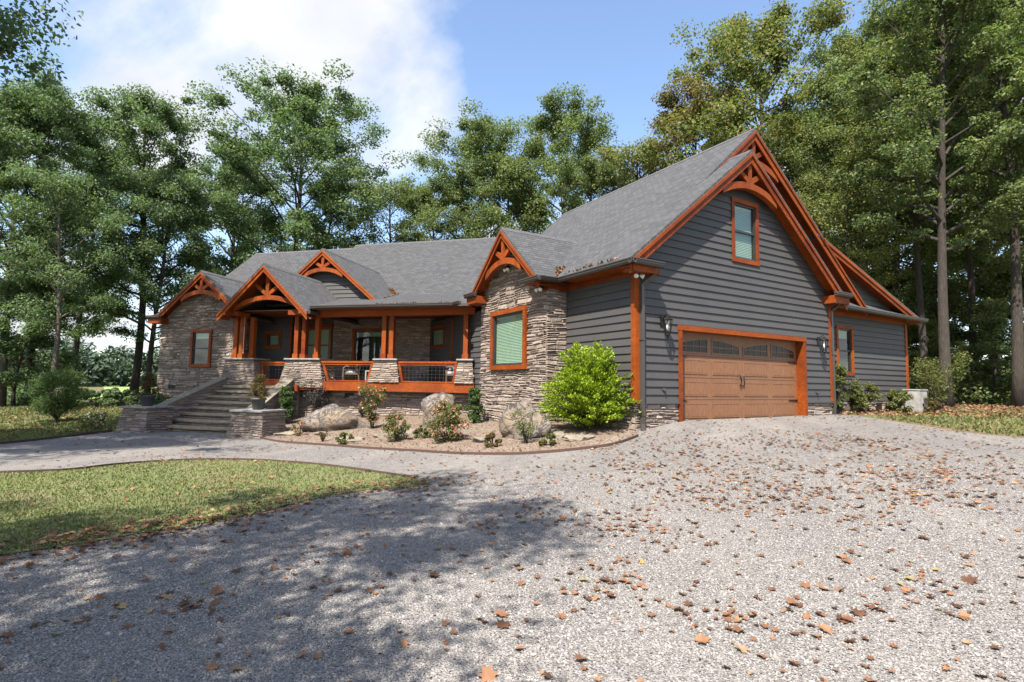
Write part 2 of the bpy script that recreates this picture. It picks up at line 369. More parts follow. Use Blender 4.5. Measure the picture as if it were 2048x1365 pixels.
v = coords(nt); n1 = noise(nt, v, .16, 6, .6); n2 = noise(nt, v, 9, 6, .7)
c = ramp(nt, n2, [(.3, (.05, .062, .018)), (.6, (.10, .112, .03)), (.8, (.16, .13, .06))])
c = mixc(nt, ramp(nt, n1, [(.46, (0, 0, 0)), (.6, (.85, .85, .85))]), c, ramp(nt, n2, [(.3, (.075, .045, .028)), (.7, (.21, .115, .065))]))
nt.links.new(c, b.inputs['Base Color']); set_in(b, Roughness=.95); bump(nt, b, n2, .7, .04)
m, nt, b = mat('field')
nt.links.new(ramp(nt, noise(nt, coords(nt), .12, 6), [(.3, (.16, .235, .055)), (.7, (.235, .31, .085))]), b.inputs['Base Color']); set_in(b, Roughness=.95)

# ------------------------------------------------------------------ terrain
CTRL = np.array([
 (0,0,0),(0,3,0),(-3,3,0),(4,3,.04),(-6,4,-.02),(.71,13.37,.74),(4.34,17,.79),(-.15,12.5,.57),(5.4,18,.8),(4.6,13.1,.62),(3,8,.28),
 (9.4,23,.85),(12,22,.85),(20,30,.9),(15,12,.6),(10,5,.22),(-.6,10.8,.4),(-1.85,10.36,.25),(-3.45,10.58,.12),(-5.58,11.5,0),(-8.37,12.5,-.1),
 (-11.5,14.1,-.2),(-12,18.3,.2),(-7,18.3,.4),(-2.6,13.7,.5),(-16.5,14,-.25),(-12,14,-.23),(-16.5,10.5,-.25),(-10.7,6.8,-.1),(-9.84,8.9,-.15),
 (-5.5,3.6,0),(-20,12,-.28),(-25,5,-.3),(-20.5,18.5,.1),(-22.8,16.3,-.28),(-30,30,.1),(-40,45,-.2),(-60,70,-.6),(10,50,.7),(40,40,.9),(40,5,.6),
 (0,-30,0),(35,-25,.2),(-35,-20,-.2),(-60,20,-.5),(-10,60,.4),(-3.3,8,0),(-8,-3,0),(7,-3,.05)], float)
def tps_fit(P):
    n = len(P); d = np.linalg.norm(P[:, None, :2] - P[None, :, :2], axis=2)
    K = d + np.eye(n) * .15                           # linear kernel: tight, no overshoot
    A = np.zeros((n + 1, n + 1)); A[:n, :n] = K; A[:n, n] = 1; A[n, :n] = 1
    return np.linalg.solve(A, np.r_[P[:, 2], 0])
TW = tps_fit(CTRL)
def hgt(xy):
    xy = np.atleast_2d(np.asarray(xy, float))
    out = np.empty(len(xy))
    for i in range(0, len(xy), 20000):
        q = xy[i:i + 20000]
        d = np.linalg.norm(q[:, None] - CTRL[None, :, :2], axis=2)
        out[i:i + 20000] = d @ TW[:-1] + TW[-1]
    r = np.hypot(xy[:, 0] + 5, xy[:, 1] - 12); t = np.clip((r - 70) / 80, 0, 1)
    return np.clip(out, -.9, 1.3) * (1 - t) + -.7 * t
def h1(x, y): return float(hgt([(x, y)])[0])
def px_ground(x, y):
    d = pix_ray(x, y); z = 0.0
    for _ in range(25):
        t = (z - CAM_Z) / d[2]; p = EYE + d * t; z = .5 * z + .5 * h1(p[0], p[1])
    return (float(p[0]), float(p[1]))
def on_plane(x, y, pt, nrm):
    d = pix_ray(x, y); t = ((np.array(pt) - EYE) @ np.array(nrm)) / (d @ np.array(nrm)); return EYE + d * t
def in_poly(P, poly):
    P = np.asarray(P); poly = np.asarray(poly); ins = np.zeros(len(P), bool); n = len(poly)
    for i in range(n):
        x0, y0 = poly[i]; x1, y1 = poly[(i + 1) % n]
        if y0 == y1: continue
        c = ((y0 > P[:, 1]) != (y1 > P[:, 1])) & (P[:, 0] < (x1 - x0) * (P[:, 1] - y0) / (y1 - y0) + x0)
        ins ^= c
    return ins
def sheet(name, poly, dz, material, step=.5, kind='structure', label=None):
    poly = [Vector(p) for p in poly]; pts = []
    for i, p in enumerate(poly):
        q = poly[(i + 1) % len(poly)]; n = max(1, int((q - p).length / step))
        pts += [p.lerp(q, k / n) for k in range(n)]
    nb = len(pts); A = np.array([tuple(p) for p in poly])
    gx, gy = np.meshgrid(np.arange(A[:, 0].min() + step / 2, A[:, 0].max(), step), np.arange(A[:, 1].min() + step / 2, A[:, 1].max(), step))
    gp = np.c_[gx.ravel(), gy.ravel()] + np.random.default_rng(1).uniform(-.1, .1, (gx.size, 2)) * step
    gp = gp[in_poly(gp, A)]
    allp = pts + [Vector(p) for p in gp]
    vs, es, fs, *_ = delaunay_2d_cdt(allp, [(i, (i + 1) % nb) for i in range(nb)], [], 1, 1e-4)
    vv = np.array([(p.x, p.y) for p in vs]); z = hgt(vv) + dz
    me = bpy.data.meshes.new(name); me.from_pydata([tuple(q) for q in np.c_[vv, z]], [], [tuple(f) for f in fs]); me.update()
    if len(me.polygons) and me.polygons[0].normal.z < 0: me.flip_normals()
    me.polygons.foreach_set('use_smooth', np.ones(len(me.polygons), bool))
    o = link_mesh(name, me, material); tag(o, label, None, None, kind); return o

rings = np.r_[np.linspace(.0, 40, 70)[1:], np.geomspace(42, 2500, 46)]
nseg = 160; ang = np.linspace(0, 2 * math.pi, nseg, endpoint=False)
gv = np.concatenate([[[0, 0]]] + [np.c_[r * np.cos(ang) - 4, r * np.sin(ang) + 10] for r in rings]); gv[0] = (-4, 10)
gz = hgt(gv) - .03
gf = [(0, 1 + k, 1 + (k + 1) % nseg) for k in range(nseg)]
gq = [(1 + i * nseg + k, 1 + (i + 1) * nseg + k, 1 + (i + 1) * nseg + (k + 1) % nseg, 1 + i * nseg + (k + 1) % nseg) for i in range(len(rings) - 1) for k in range(nseg)]
me = bpy.data.meshes.new('ground'); me.from_pydata([tuple(p) for p in np.c_[gv, gz]], [], gf + gq); me.update()
me.polygons.foreach_set('use_smooth', np.ones(len(me.polygons), bool))
tag(link_mesh('ground', me, 'ground'), kind='structure')
EDGE = [px_ground(*p) for p in [(520, 877), (560, 885), (640, 891), (720, 897), (800, 902), (880, 907), (950, 910), (1030, 910), (1100, 906), (1170, 899), (1230, 890), (1276, 874)]]
def g_w(a, b): return (C0.x + a * S2 - b * S2, C0.y + a * S2 + b * S2)   # garage frame to world
GRAVEL = ([px_ground(*p) for p in [(0, 889), (100, 878), (225, 864)]] + [(-16.9, 14.6), (-12.2, 14.6)] + EDGE + [g_w(.1, .1), g_w(8.1, .1), g_w(8.4, -.4)] +
          [px_ground(*p) for p in [(1740, 836), (1820, 848), (1920, 864), (2040, 876)]] + [(20, 14), (24, 4), (16, -14), (-14, -14), (-15, -2), (-12, 2), (-18, 5), (-26, 6), (-26, 10.5)])
LAWN = [px_ground(*p) for p in [(0, 948), (80, 945), (150, 941), (225, 932), (300, 926), (375, 922), (450, 921), (525, 923), (600, 928), (660, 934), (720, 942), (780, 951), (830, 958), (862, 966),
        (820, 976), (740, 980), (660, 992), (590, 1008), (500, 1030), (420, 1046), (350, 1056), (270, 1070), (180, 1086), (90, 1100), (0, 1112)]] + [(-8.5, 1.5), (-13.5, 4.6)]
sheet('gravel_driveway', GRAVEL, 0.0, 'gravel', .55)
sheet('lawn', LAWN, .012, 'lawn', .4)
BED = EDGE + [g_w(.05, .1), g_w(.1, 2.7), g_w(.1, 8.8), (-6.5, 18.6), (-13.0, 18.6), (-13.0, 17.6), (-12.4, 15)]
sheet('garden_bed', BED, .02, 'bed_gravel', .4)
sheet('field', [px_ground(130, 800), (-75, 60), (-190, 150), (-120, 240), (0, 260), (-20, 120), (-32, 60), (-30, 40)], .03, 'field', 8)

# ------------------------------------------------------------------ walls: laps and stones
ALL_STONES = []
def cut(z, prof, holes):                             # free x ranges of a wall at height z
    a, b_ = prof(z); r = [(a, b_)] if b_ > a + .02 else []
    for x0, x1, z0, z1 in holes:
        if z0 - 1e-6 <= z <= z1 + 1e-6:
            nr = []
            for p, q in r:
                if x1 <= p or x0 >= q: nr.append((p, q)); continue
                if x0 > p + .02: nr.append((p, x0))
                if x1 < q - .02: nr.append((x1, q))
            r = nr
    return r
def strips(prof, z0, z1, holes, dz=None, extra=()):
    zs = sorted({z0, z1, *[h[2] for h in holes if z0 < h[2] < z1], *[h[3] for h in holes if z0 < h[3] < z1], *[e for e in extra if z0 < e < z1]})
    out = []
    for a, b_ in zip(zs, zs[1:]):
        m = (a + b_) / 2; mid = cut(m, prof, holes); pa, pb, pm = prof(a), prof(b_), prof(m)
        for p, q in mid:
            la = pa[0] if abs(p - pm[0]) < 1e-6 else p; lb = pb[0] if abs(p - pm[0]) < 1e-6 else p
            ra = pa[1] if abs(q - pm[1]) < 1e-6 else q; rb = pb[1] if abs(q - pm[1]) < 1e-6 else q
            if rb < lb: lb = rb = (lb + rb) / 2
            out.append((a, b_, la, ra, lb, rb))
    return out
def wall_back(name, fr, prof, z0, z1, y, holes, parent, material, extra=(), th=.12):
    mb = MB()
    for a, b_, la, ra, lb, rb in strips(prof, z0, z1, holes, extra=extra):
        mb.prism_y([(la, a), (ra, a), (rb, b_), (lb, b_)], y, y + th)
    return mb.build(name, material, parent, fr)
EXPO = .187
rs = random.Random(7)
def siding(fr, prof, z0, z1, y, holes, parent, extra=()):
    back = wall_back('siding_wall', fr, prof, z0, z1, y, holes, parent, 'backing', extra)
    z = 1.18 + math.floor((z0 - 1.18) / EXPO + 1e-6) * EXPO
    while z < z1 - .02:
        a, b_ = max(z, z0), min(z + EXPO, z1)
        for (p, q, la, ra, lb, rb) in strips(prof, a, b_, holes):
            if ra - la < .03: continue
            cuts = [0.0]; W = ra - la
            while W > 3.0 and (1 - cuts[-1]) * W > 3.66: cuts.append(cuts[-1] + (rs.uniform(1.2, 3.4) if len(cuts) == 1 else 3.66) / W)
            cuts.append(1.0)
            ya = y - .034 + .03 * (p - z) / EXPO; yb = y - .034 + .03 * (q - z) / EXPO
            for c0, c1 in zip(cuts, cuts[1:]):
                g0, g1 = (.0015 if c0 > 0 else 0), (.0015 if c1 < 1 else 0); o_ = rs.uniform(-.0015, .0015)
                A0, A1, B0, B1 = la + W * c0 + g0, la + W * c1 - g1, lb + (rb - lb) * c0 + g0, lb + (rb - lb) * c1 - g1
                MB().add([(A0, y, p), (A1, y, p), (B1, y, q), (B0, y, q), (A0, ya + o_, p), (A1, ya - o_, p), (B1, yb, q), (B0, yb, q)],
                     [(4, 5, 6, 7), (0, 1, 5, 4), (3, 7, 6, 2), (0, 4, 7, 3), (1, 2, 6, 5)]).build('siding_board', 'siding', back, fr)
        z += EXPO
    return back
def stones(fr, prof, z0, z1, y, holes, parent, thing, extra=(), back=True, course=(.06, .15), length=(.12, .46), proj=(.018, .052)):
    bk = wall_back('stone_wall', fr, prof, z0, z1, y, holes, parent, 'mortar', extra) if back else parent
    sub = False
    def warp(x, zz):
        k = max(0, min(1, (zz - z0) / .12, (z1 - zz) / .12)); return zz + k * (.022 * math.sin(1.9 * x + 2.3 * zz) + .014 * math.sin(5.3 * x - 4.1 * zz + 1))
    def lay(p, q, xa0, xa1, xb0, xb1, z0, z1):
        gp, hg = .004, q - p; j = lambda: rs.uniform(0, .010)
        d = rs.uniform(*proj); i_ = min(.016, hg * .22)
        bq = [(xa0 + gp, p + gp + j()), (xa1 - gp, p + gp + j()), (xb1 - gp, q - gp - j()), (xb0 + gp, q - gp - j())]
        bq = [(a, warp(a, c)) for a, c in bq]
        cx_ = sum(a for a, _ in bq) / 4; cz_ = sum(c for _, c in bq) / 4
        fq = [(a + (i_ if a < cx_ else -i_) * rs.uniform(.5, 2.2), c + (i_ if c < cz_ else -i_) * rs.uniform(.5, 1.5)) for a, c in bq]
        dd = [d * rs.uniform(.55, 1.25) for _ in range(4)]
        vs = [(a, y, c) for a, c in bq] + [(a, y - k, c) for (a, c), k in zip(fq, dd)]
        fs = [(4, 5, 6, 7), (0, 1, 5, 4), (1, 2, 6, 5), (2, 3, 7, 6), (3, 0, 4, 7)]
        wp = fr @ Vector((cx_, y, cz_)); ln = (wp - Vector(EYE)).length
        ALL_STONES.append((thing, bk, fr, vs, fs, abs(bq[1][0] - bq[0][0]) * hg / ln ** 2))
    z = z0
    while z < z1 - .02:
        hgt_ = min(rs.uniform(*course), z1 - z)
        if z1 - z - hgt_ < .03: hgt_ = z1 - z
        for (p, q, la, ra, lb, rb) in strips(prof, z, z + hgt_, holes):
            t = 0.0; W = max(ra - la, rb - lb)
            if W < .05: continue
            while t < 1 - 1e-4:
                dt = rs.uniform(*length) / W
                if t + dt > 1 - .09 / W: dt = 1 - t
                u0, u1 = t, t + dt
                xa0, xa1 = la + (ra - la) * u0, la + (ra - la) * u1; xb0, xb1 = lb + (rb - lb) * u0, lb + (rb - lb) * u1
                if hgt_ > .085 and rs.random() < .38 and not sub:
                    zm = z + hgt_ * rs.uniform(.4, .6)
                    xm0, xm1 = (xa0 + xb0) / 2, (xa1 + xb1) / 2
                    pieces = [(p, zm, xa0, xa1, xm0, xm1), (zm, q, xm0, xm1, xb0, xb1)]
                else: pieces = [(p, q, xa0, xa1, xb0, xb1)]
                for (p_, q_, e0, e1, f0, f1) in pieces: lay(p_, q_, e0, e1, f0, f1, z0, z1)
                t += dt
        z += hgt_
    return bk
def flush_stones():
    things = {}
    for s in ALL_STONES: things.setdefault(s[0].name, []).append(s)
    for lst in things.values():
        lst.sort(key=lambda s: -s[5])
        for th, bk, fr, vs, fs, _ in lst[:290]:
            cx_ = sum((Vector(v) for v in vs), Vector()) / 8
            MB().add([tuple(Vector(v) - cx_) for v in vs], fs).build('stone', 'ledgestone', bk, fr @ Matrix.Translation(cx_))
        if len(lst) > 290:
            mb = MB(); pm = WM[lst[0][0].name]
            for th, bk, fr, vs, fs, _ in lst[290:]: mb.add([fr @ Vector(v) for v in vs], fs)
            tag(mb.build('stone_facing', 'ledgestone', lst[0][0], FM), kind='stuff')

# ------------------------------------------------------------------ the house
HOUSE = empty('house', (-5, 17, .3), 'charcoal lap siding and ledgestone ranch house with orange timber trusses and attached garage', 'house')
def rect(x0, x1): return lambda z: (x0, x1)
def slab(name, fr, pts, parent, uvdir, th=.10, material='shingle'):   # pts: top outline (x,y,z); uvdir 'x': courses run along x
    n = len(pts); vs = [tuple(p) for p in pts] + [(p[0], p[1], p[2] - th) for p in pts]
    me = bpy.data.meshes.new(name)
    me.from_pydata(vs, [], [tuple(range(n)), tuple(range(2 * n - 1, n - 1, -1))] + [(i, i + n, (i + 1) % n + n, (i + 1) % n) for i in range(n)])
    uvl = me.uv_layers.new(name='UVMap')
    nrm = (Vector(pts[1]) - Vector(pts[0])).cross(Vector(pts[2]) - Vector(pts[0])).normalized()
    ud = Vector((1, 0, 0)) if uvdir == 'x' else Vector((0, 1, 0)); vd = nrm.cross(ud).normalized()
    if vd.z < 0: vd = -vd
    for lp in me.loops:
        p = Vector(me.vertices[lp.vertex_index].co); uvl.data[lp.index].uv = (p.dot(ud) + 40, p.dot(vd) + 40)
    me.update()
    bm = bmesh.new(); bm.from_mesh(me); bmesh.ops.recalc_face_normals(bm, faces=bm.faces); bm.to_mesh(me); bm.free()
    return link_mesh(name, me, material, parent, fr)
def rake_side(fr, parent, xe, ze, xp, zp, yf, ywall, hh=.24):
    """fascia, crown strip and soffit along one rake, from the eave end (xe,ze) up to the peak (xp,zp); z = top of the shingles"""
    t = .09
    q = lambda o0, o1: [(xe, ze - o1), (xp, zp - o1), (xp, zp - o0), (xe, ze - o0)] if xe < xp else [(xp, zp - o1), (xe, ze - o1), (xe, ze - o0), (xp, zp - o0)]
    MB().prism_y(q(t + .004, t + hh), yf + .012, yf + .055).build('fascia', 'cedar', parent, fr)
    MB().prism_y(q(t - .01, t + .085), yf - .022, yf + .010).build('fascia_trim', 'cedar', parent, fr)
    MB().prism_y(q(t + .10, t + .125), yf + .057, ywall).build('soffit', 'cedar', parent, fr)
def truss(fr, parent, xc, zp, y, drop, half, sag, th=.15, depth=.17, ml=.83, king=.14, k=.55):
    """arched collar, king post and two struts; drop = peak to crown of the arch"""
    n = 14; top, bot = [], []
    for i in range(n + 1):
        u = -1 + 2 * i / n; x = xc + half * u; z = zp - drop - sag * u * u
        top.append((x, z)); bot.append((x, z - depth * (1 + .25 * u * u)))
    mb = MB()
    for i in range(n): mb.prism_y([bot[i], bot[i + 1], top[i + 1], top[i]], y, y + th)
    mb.build('arched_collar', 'cedar', parent, fr)
    MB().prism_y([(xc - king * .36, zp - drop + .0), (xc + king * .36, zp - drop + .0), (xc + king * .62, zp - .22), (xc - king * .62, zp - .22)], y + .01, y + th - .01).build('king_post', 'cedar', parent, fr)
    for s in (-1, 1):
        x1 = xc + s * drop * k; z1 = zp - abs(x1 - xc) * ml - .22
        MB().beam((xc + s * .03, y + th * .5, zp - drop + .03), (x1, y + th * .5, z1 + .05), .11, .13).build('strut', 'cedar', parent, fr)
def gutter_run(fr, parent, p, q, name='gutter'):
    p, q = Vector(p), Vector(q); d = (q - p).normalized(); r = Vector((d.y, -d.x, 0))           # r points away from the house when the house is on the left
    prof = [(.0, .0), (.075, .0), (.105, .045), (.105, .085), (.125, .095), (.125, .118), (.10, .118), (.085, .10), (.075, .03), (.015, .03), (.015, .118), (.0, .118)]
    n = len(prof); vs = [c + r * a + Vector((0, 0, b_)) for c in (p, q) for a, b_ in prof]
    o = MB().add(vs, [tuple(range(n)), tuple(range(2 * n - 1, n - 1, -1))] + [(i, (i + 1) % n, (i + 1) % n + n, i + n) for i in range(n)])
    return o.build(name, 'gutter', parent, fr)
def ridge_cap(fr, parent, p, q, m=.83, w=.14):
    p, q = Vector(p), Vector(q); d = (q - p).normalized(); r = Vector((d.y, -d.x, 0)) * w; dz = Vector((0, 0, -w * m)); up = Vector((0, 0, .018))
    vs = [c + o + up for c in (p, q) for o in (-r + dz, Vector(), r + dz)] + [c + o - Vector((0, 0, .01)) for c in (p, q) for o in (-r + dz, Vector(), r + dz)]
    return MB().add(vs, [(0, 1, 4, 3), (1, 2, 5, 4), (0, 6, 7, 1), (1, 7, 8, 2), (0, 3, 9, 6), (2, 8, 11, 5), (3, 4, 10, 9), (4, 5, 11, 10)]).build('ridge_cap', 'ridge_shingle', parent, fr)
def gable_roof(fr, name, xc, zp, xl, xr, ml, mr, yf, yb, ywall, parent, hh=.24):
    zl, zr = zp - ml * (xc - xl), zp - mr * (xr - xc)
    rf = slab(name, fr, [(xl, yf, zl), (xc, yf, zp), (xc, yb, zp), (xl, yb, zl)], parent, 'y')
    slab('roof_slope', fr, [(xc, yf, zp), (xr, yf, zr), (xr, yb, zr), (xc, yb, zp)], rf, 'y')
    ridge_cap(fr, rf, (xc, yf, zp), (xc, yb, zp), ml)
    rake_side(fr, rf, xl, zl, xc, zp, yf, ywall, hh); rake_side(fr, rf, xr, zr, xc, zp, yf, ywall, hh)
    return rf
def eave_return(fr, parent, x0, x1, y, z):             # boxed cornice return at the foot of a gable, y = its front
    mb = MB().box(x0, x1, y + .13, y + .55, z - .26, z - .03); r = mb.build('cornice_return', 'cedar', parent, fr)
    gutter_run(fr, r, (x0 - .02, y + .13, z - .05), (x1 + .02, y + .13, z - .05))
    slab('return_roof', fr, [(x0 - .02, y + .1, z + .06), (x1 + .02, y + .1, z + .06), ((x0 + x1) / 2 + .1, y + .55, z + .22), ((x0 + x1) / 2 - .1, y + .55, z + .22)], r, 'x', .03)
    return r
def pane(name, w, fr, x0, x1, y, z0, z1): return MB().add([(x0, y, z0), (x1, y, z0), (x1, y, z1), (x0, y, z1)], [(0, 1, 2, 3)]).build(name, 'glass', w, fr)
def window(fr, x0, x1, z0, z1, y, parent, cas=.11, split=True, blind=1.0, name='window', mullion=False):
    mb = MB()
    yo = y - .05
    mb.box(x0, x0 + cas, yo, y + .03, z0 + cas, z1 - cas).box(x1 - cas, x1, yo, y + .03, z0 + cas, z1 - cas)
    mb.box(x0 - .01, x1 + .01, yo - .006, y + .03, z1 - cas, z1).box(x0 - .01, x1 + .01, yo - .006, y + .03, z0, z0 + cas)
    w = mb.build(name, 'cedar', parent, fr)
    a, b_, c, d = x0 + cas, x1 - cas, z0 + cas, z1 - cas; f = .045; zm = (c + d) / 2
    sm = MB().box(a, a + f, y - .01, y + .10, c, d).box(b_ - f, b_, y - .01, y + .10, c, d).box(a + f, b_ - f, y - .01, y + .10, c, c + f).box(a + f, b_ - f, y - .01, y + .10, d - f, d)
    if split: sm.box(a + f, b_ - f, y - .002, y + .08, zm - .025, zm + .025)
    if mullion: sm.box((a + b_) / 2 - .02, (a + b_) / 2 + .02, y, y + .06, c + f, d - f)
    sm.build('sash', 'sash', w, fr)
    if split:
        pane('pane', w, fr, a + f, b_ - f, y + .03, c + f, zm - .026); pane('pane', w, fr, a + f, b_ - f, y + .03, zm + .026, d - f)
    else: pane('pane', w, fr, a + f, b_ - f, y + .03, c + f, d - f)
    rm = MB(); t = .5
    rm.add([(a, y + .1, c), (b_, y + .1, c), (b_, y + .1, d), (a, y + .1, d), (a, y + t, c), (b_, y + t, c), (b_, y + t, d), (a, y + t, d)], [(4, 5, 6, 7), (0, 1, 5, 4), (1, 2, 6, 5), (2, 3, 7, 6), (3, 0, 4, 7)])
    rm.build('room_recess', 'room', w, fr)
    if blind > 0:
        bl = MB(); zb = d - f - .01; low = d - (d - c) * blind
        bl.box(a + f, b_ - f, y + .075, y + .115, zb - .05, zb); zb -= .06
        while zb > low + f:
            bl.add([(a + f, y + .082, zb - .026), (b_ - f, y + .082, zb - .026), (b_ - f, y + .104, zb + .024), (a + f, y + .104, zb + .024)], [(0, 1, 2, 3)]); zb -= .045
        bl.build('blind', 'blind', w, fr)
    return w

# --- garage mass
pk_x, pk_z, SL, SR = 3.87, 7.88, .8056, .80
def garage_prof(z):
    return (max(0, pk_x - (pk_z - .14 - z) / SL), min(7.95, pk_x + (pk_z - .14 - z) / SR))
DOOR = (1.36, 6.63, .4, 3.04); GWIN = (3.41, 4.54, 4.87, 6.60)
kx = [pk_z - .14 - pk_x * SL, pk_z - .14 - (7.95 - pk_x) * SR]
GW = siding(FG, garage_prof, 1.18, 7.72, 0, [DOOR, GWIN], HOUSE, kx)
stones(FG, rect(0, 1.36), .35, 1.16, .0, [], HOUSE, HOUSE)
stones(FG, rect(6.63, 7.95), .5, 1.16, .0, [], HOUSE, HOUSE)
box('water_table', 'siding', HOUSE, FG, 0, 1.36, -.07, .0, 1.155, 1.185); box('water_table', 'siding', HOUSE, FG, 6.63, 7.95, -.07, .0, 1.155, 1.185)
box('corner_board', 'cedar', HOUSE, FG, -.044, .10, -.046, -.002, 1.19, 4.10); box('corner_board', 'cedar', HOUSE, FG, 7.86, 7.985, -.046, -.002, 1.19, 4.2)
box('corner_board', 'cedar', HOUSE, FS, -.10, .0, -.0445, -.002, 1.19, 4.08)
window(FG, *GWIN, 0, HOUSE)
# garage roofs
R1 = gable_roof(FG, 'garage_roof', pk_x, pk_z, -.45, 8.35, SL, SR, -.35, .62, 0, HOUSE, .27)
truss(FG, R1, pk_x, pk_z, -.30, .90, 1.12, .27, ml=.81)
p2x, p2z = 5.06, 9.09; e2z = 4.40; s2 = (p2z - e2z) / (p2x + .45); kn = (8.41, 6.43)
zk = pk_z - SL * (pk_x - 2.6)
R2 = slab('garage_rear_roof', FG, [(-.45, .62, e2z), (2.6, .62, zk), (2.6, 9.7, zk), (-.45, 9.7, e2z)], HOUSE, 'y')
slab('roof_slope', FG, [(2.6, .62, zk), (2.9, .35, zk + (p2z - zk) * .3 / (p2x - 2.6)), (p2x, .35, p2z), (p2x, 9.7, p2z), (2.6, 9.7, zk)], R2, 'y')
slab('roof_slope', FG, [(p2x, .35, p2z), (kn[0], .35, kn[1]), (kn[0], 9.7, kn[1]), (p2x, 9.7, p2z)], R2, 'y')
slab('shed_roof', FG, [(kn[0] - .3, .35, kn[1] + .06), (14.78, .35, 4.27), (14.78, 9.7, 4.27), (kn[0] - .3, 9.7, kn[1] + .06)], R2, 'y')
ridge_cap(FG, R2, (p2x, .35, p2z), (p2x, 9.7, p2z))
rake_side(FG, R2, 2.75, zk + (p2z - zk) * .15 / (p2x - 2.6), p2x, p2z, .35, .7, .27)
rake_side(FG, R2, 10.98, p2z - .795 * (10.98 - p2x), p2x, p2z, .35, .7, .27)
rake_side(FG, R2, 14.78, 4.27, kn[0], kn[1], .35, .7, .22)
truss(FG, R2, p2x, p2z, .40, .90, 1.12, .27, ml=.81)
# back wall beside the garage
def back_top(z): return (7.95, min(14.4, kn[0] + (kn[1] - .22 - z) / .34))
siding(FG, back_top, 1.18, 6.2, .7, [(9.58, 10.62, 2.02, 3.70)], HOUSE, [kn[1] - .22 - (14.4 - kn[0]) * .34])
stones(FG, rect(7.95, 14.4), .45, 1.16, .7, [(12.0, 12.45, .85, 1.10)], HOUSE, HOUSE)
box('foundation_vent', 'black_metal', HOUSE, FG, 12.0, 12.45, .70, .74, .85, 1.10)
window(FG, 9.58, 10.62, 2.02, 3.70, .7, HOUSE, blind=.25)
box('corner_board', 'cedar', HOUSE, FG, 14.28, 14.43, .652, .698, 1.19, 4.1)
wall_back('end_wall', FR, rect(.7, 9.6), .3, 4.15, -14.4, [], HOUSE, 'siding'); siding(FR, rect(0.0, .7), 1.18, 4.2, -7.95, [], HOUSE)
wall_back('rear_wall', FG, lambda z: (0, 14.3), .3, 4.1, 9.45, [], HOUSE, 'siding')
MB().prism_y([(0.2, 4.1), (13.9, 4.1), (kn[0], kn[1] - .2), (p2x, p2z - .2)], 9.45, 9.57).build('rear_gable_wall', 'siding', HOUSE, FG)
PT = slab('pent_roof', FG, [(7.97, .20, 4.30), (14.75, .20, 4.22), (14.75, .72, 4.47), (7.97, .72, 4.70)], HOUSE, 'x', .06)
box('frieze', 'cedar', PT, FG, 7.98, 14.4, .655, .698, 4.02, 4.20); box('soffit', 'cedar', PT, FG, 7.98, 14.7, .26, .655, 4.16, 4.18)
gutter_run(FG, PT, (7.97, .235, 4.15), (14.85, .235, 4.11))
# side wall of the garage and porch end
SW = siding(FS, rect(-12.95, 0), 1.18, 4.12, 0, [(-6.36, -2.60, 0, 5), (-12.3, -10.75, 2.98, 3.9)], HOUSE)
stones(FS, rect(-2.62, 0), .35, 1.16, 0, [], HOUSE, HOUSE)
box('water_table', 'siding', HOUSE, FS, -2.62, .0, -.07, .0, 1.155, 1.185)
window(FS, -12.3, -10.75, 2.98, 3.9, 0, HOUSE, split=False, blind=1)
box('door_casing', 'cedar', HOUSE, FS, -10.08, -9.96, -.05, 0, 1.56, 4.05)
EV = box('frieze', 'cedar', HOUSE, FS, -2.6, .0, -.04, -.002, 4.08, 4.30)
box('soffit', 'cedar', EV, FS, -2.1, .36, -.42, -.0405, 4.235, 4.255)
gutter_run(FS, EV, (-2.32, -.43, 4.24), (.50, -.43, 4.24))
cr = box('cornice_return', 'cedar', HOUSE, FG, -.40, .42, -.36, -.04, 4.10, 4.26)
gutter_run(FG, cr, (-.55, -.37, 4.24), (.45, -.37, 4.24))
slab('return_roof', FG, [(-.42, -.38, 4.35), (.44, -.38, 4.35), (.30, .0, 4.50), (-.1, .0, 4.50)], cr, 'x', .03)
er = eave_return(FG, HOUSE, 7.62, 8.42, -.5, 4.38)
# floodlights and downspouts
def downspout(fr, pts, parent=HOUSE):
    o = MB()
    for a, b_ in zip(pts, pts[1:]): o.beam(a, b_, .085, .07, (0, 1, .01))
    d = o.build('downspout', 'gutter', parent, fr)
    for z in (.9, 2.6): 
        if pts[-1][2] + .2 < z: box('strap', 'gutter', d, fr, pts[-1][0] - .06, pts[-1][0] + .06, pts[-1][1] - .05, pts[-1][1] + .05, z, z + .03)
    return d
downspout(FG, [(.32, -.34, 4.24), (.30, -.30, 4.08), (.13, -.09, 3.88), (.13, -.085, .62)])
MB().tube([(.13, -.10, .72), (.13, -.11, .58), (.15, -.16, .45)], [.055, .06, .065], 10).build('drain_boot', 'gutter', HOUSE, FG)
downspout(FG, [(8.2, -.34, 4.28), (8.15, -.2, 4.12), (8.04, -.02, 3.95), (8.04, -.02, .74)])
def flood(fr, x, y, z, parent=HOUSE):
    b_ = MB().lathe([(.0, .05), (.07, .05), (.08, 0), (.05, -.02), (0, -.02)], 12, (x, y, z)).build('floodlight', 'black_metal', parent, fr, True)
    for s in (-1, 1):
        MB().tube([(x + s * .05, y - .02, z - .02), (x + s * .12, y - .08, z - .07)], [.03, .055], 10).build('floodlight_head', 'lamp_glass', b_, fr, True)
flood(FG, -.02, -.10, 4.10); flood(FS, -2.75, -.78, 4.12); flood(FM, -12.55, 17.7, 4.02); flood(FS, -4.6, -.70, 5.0)
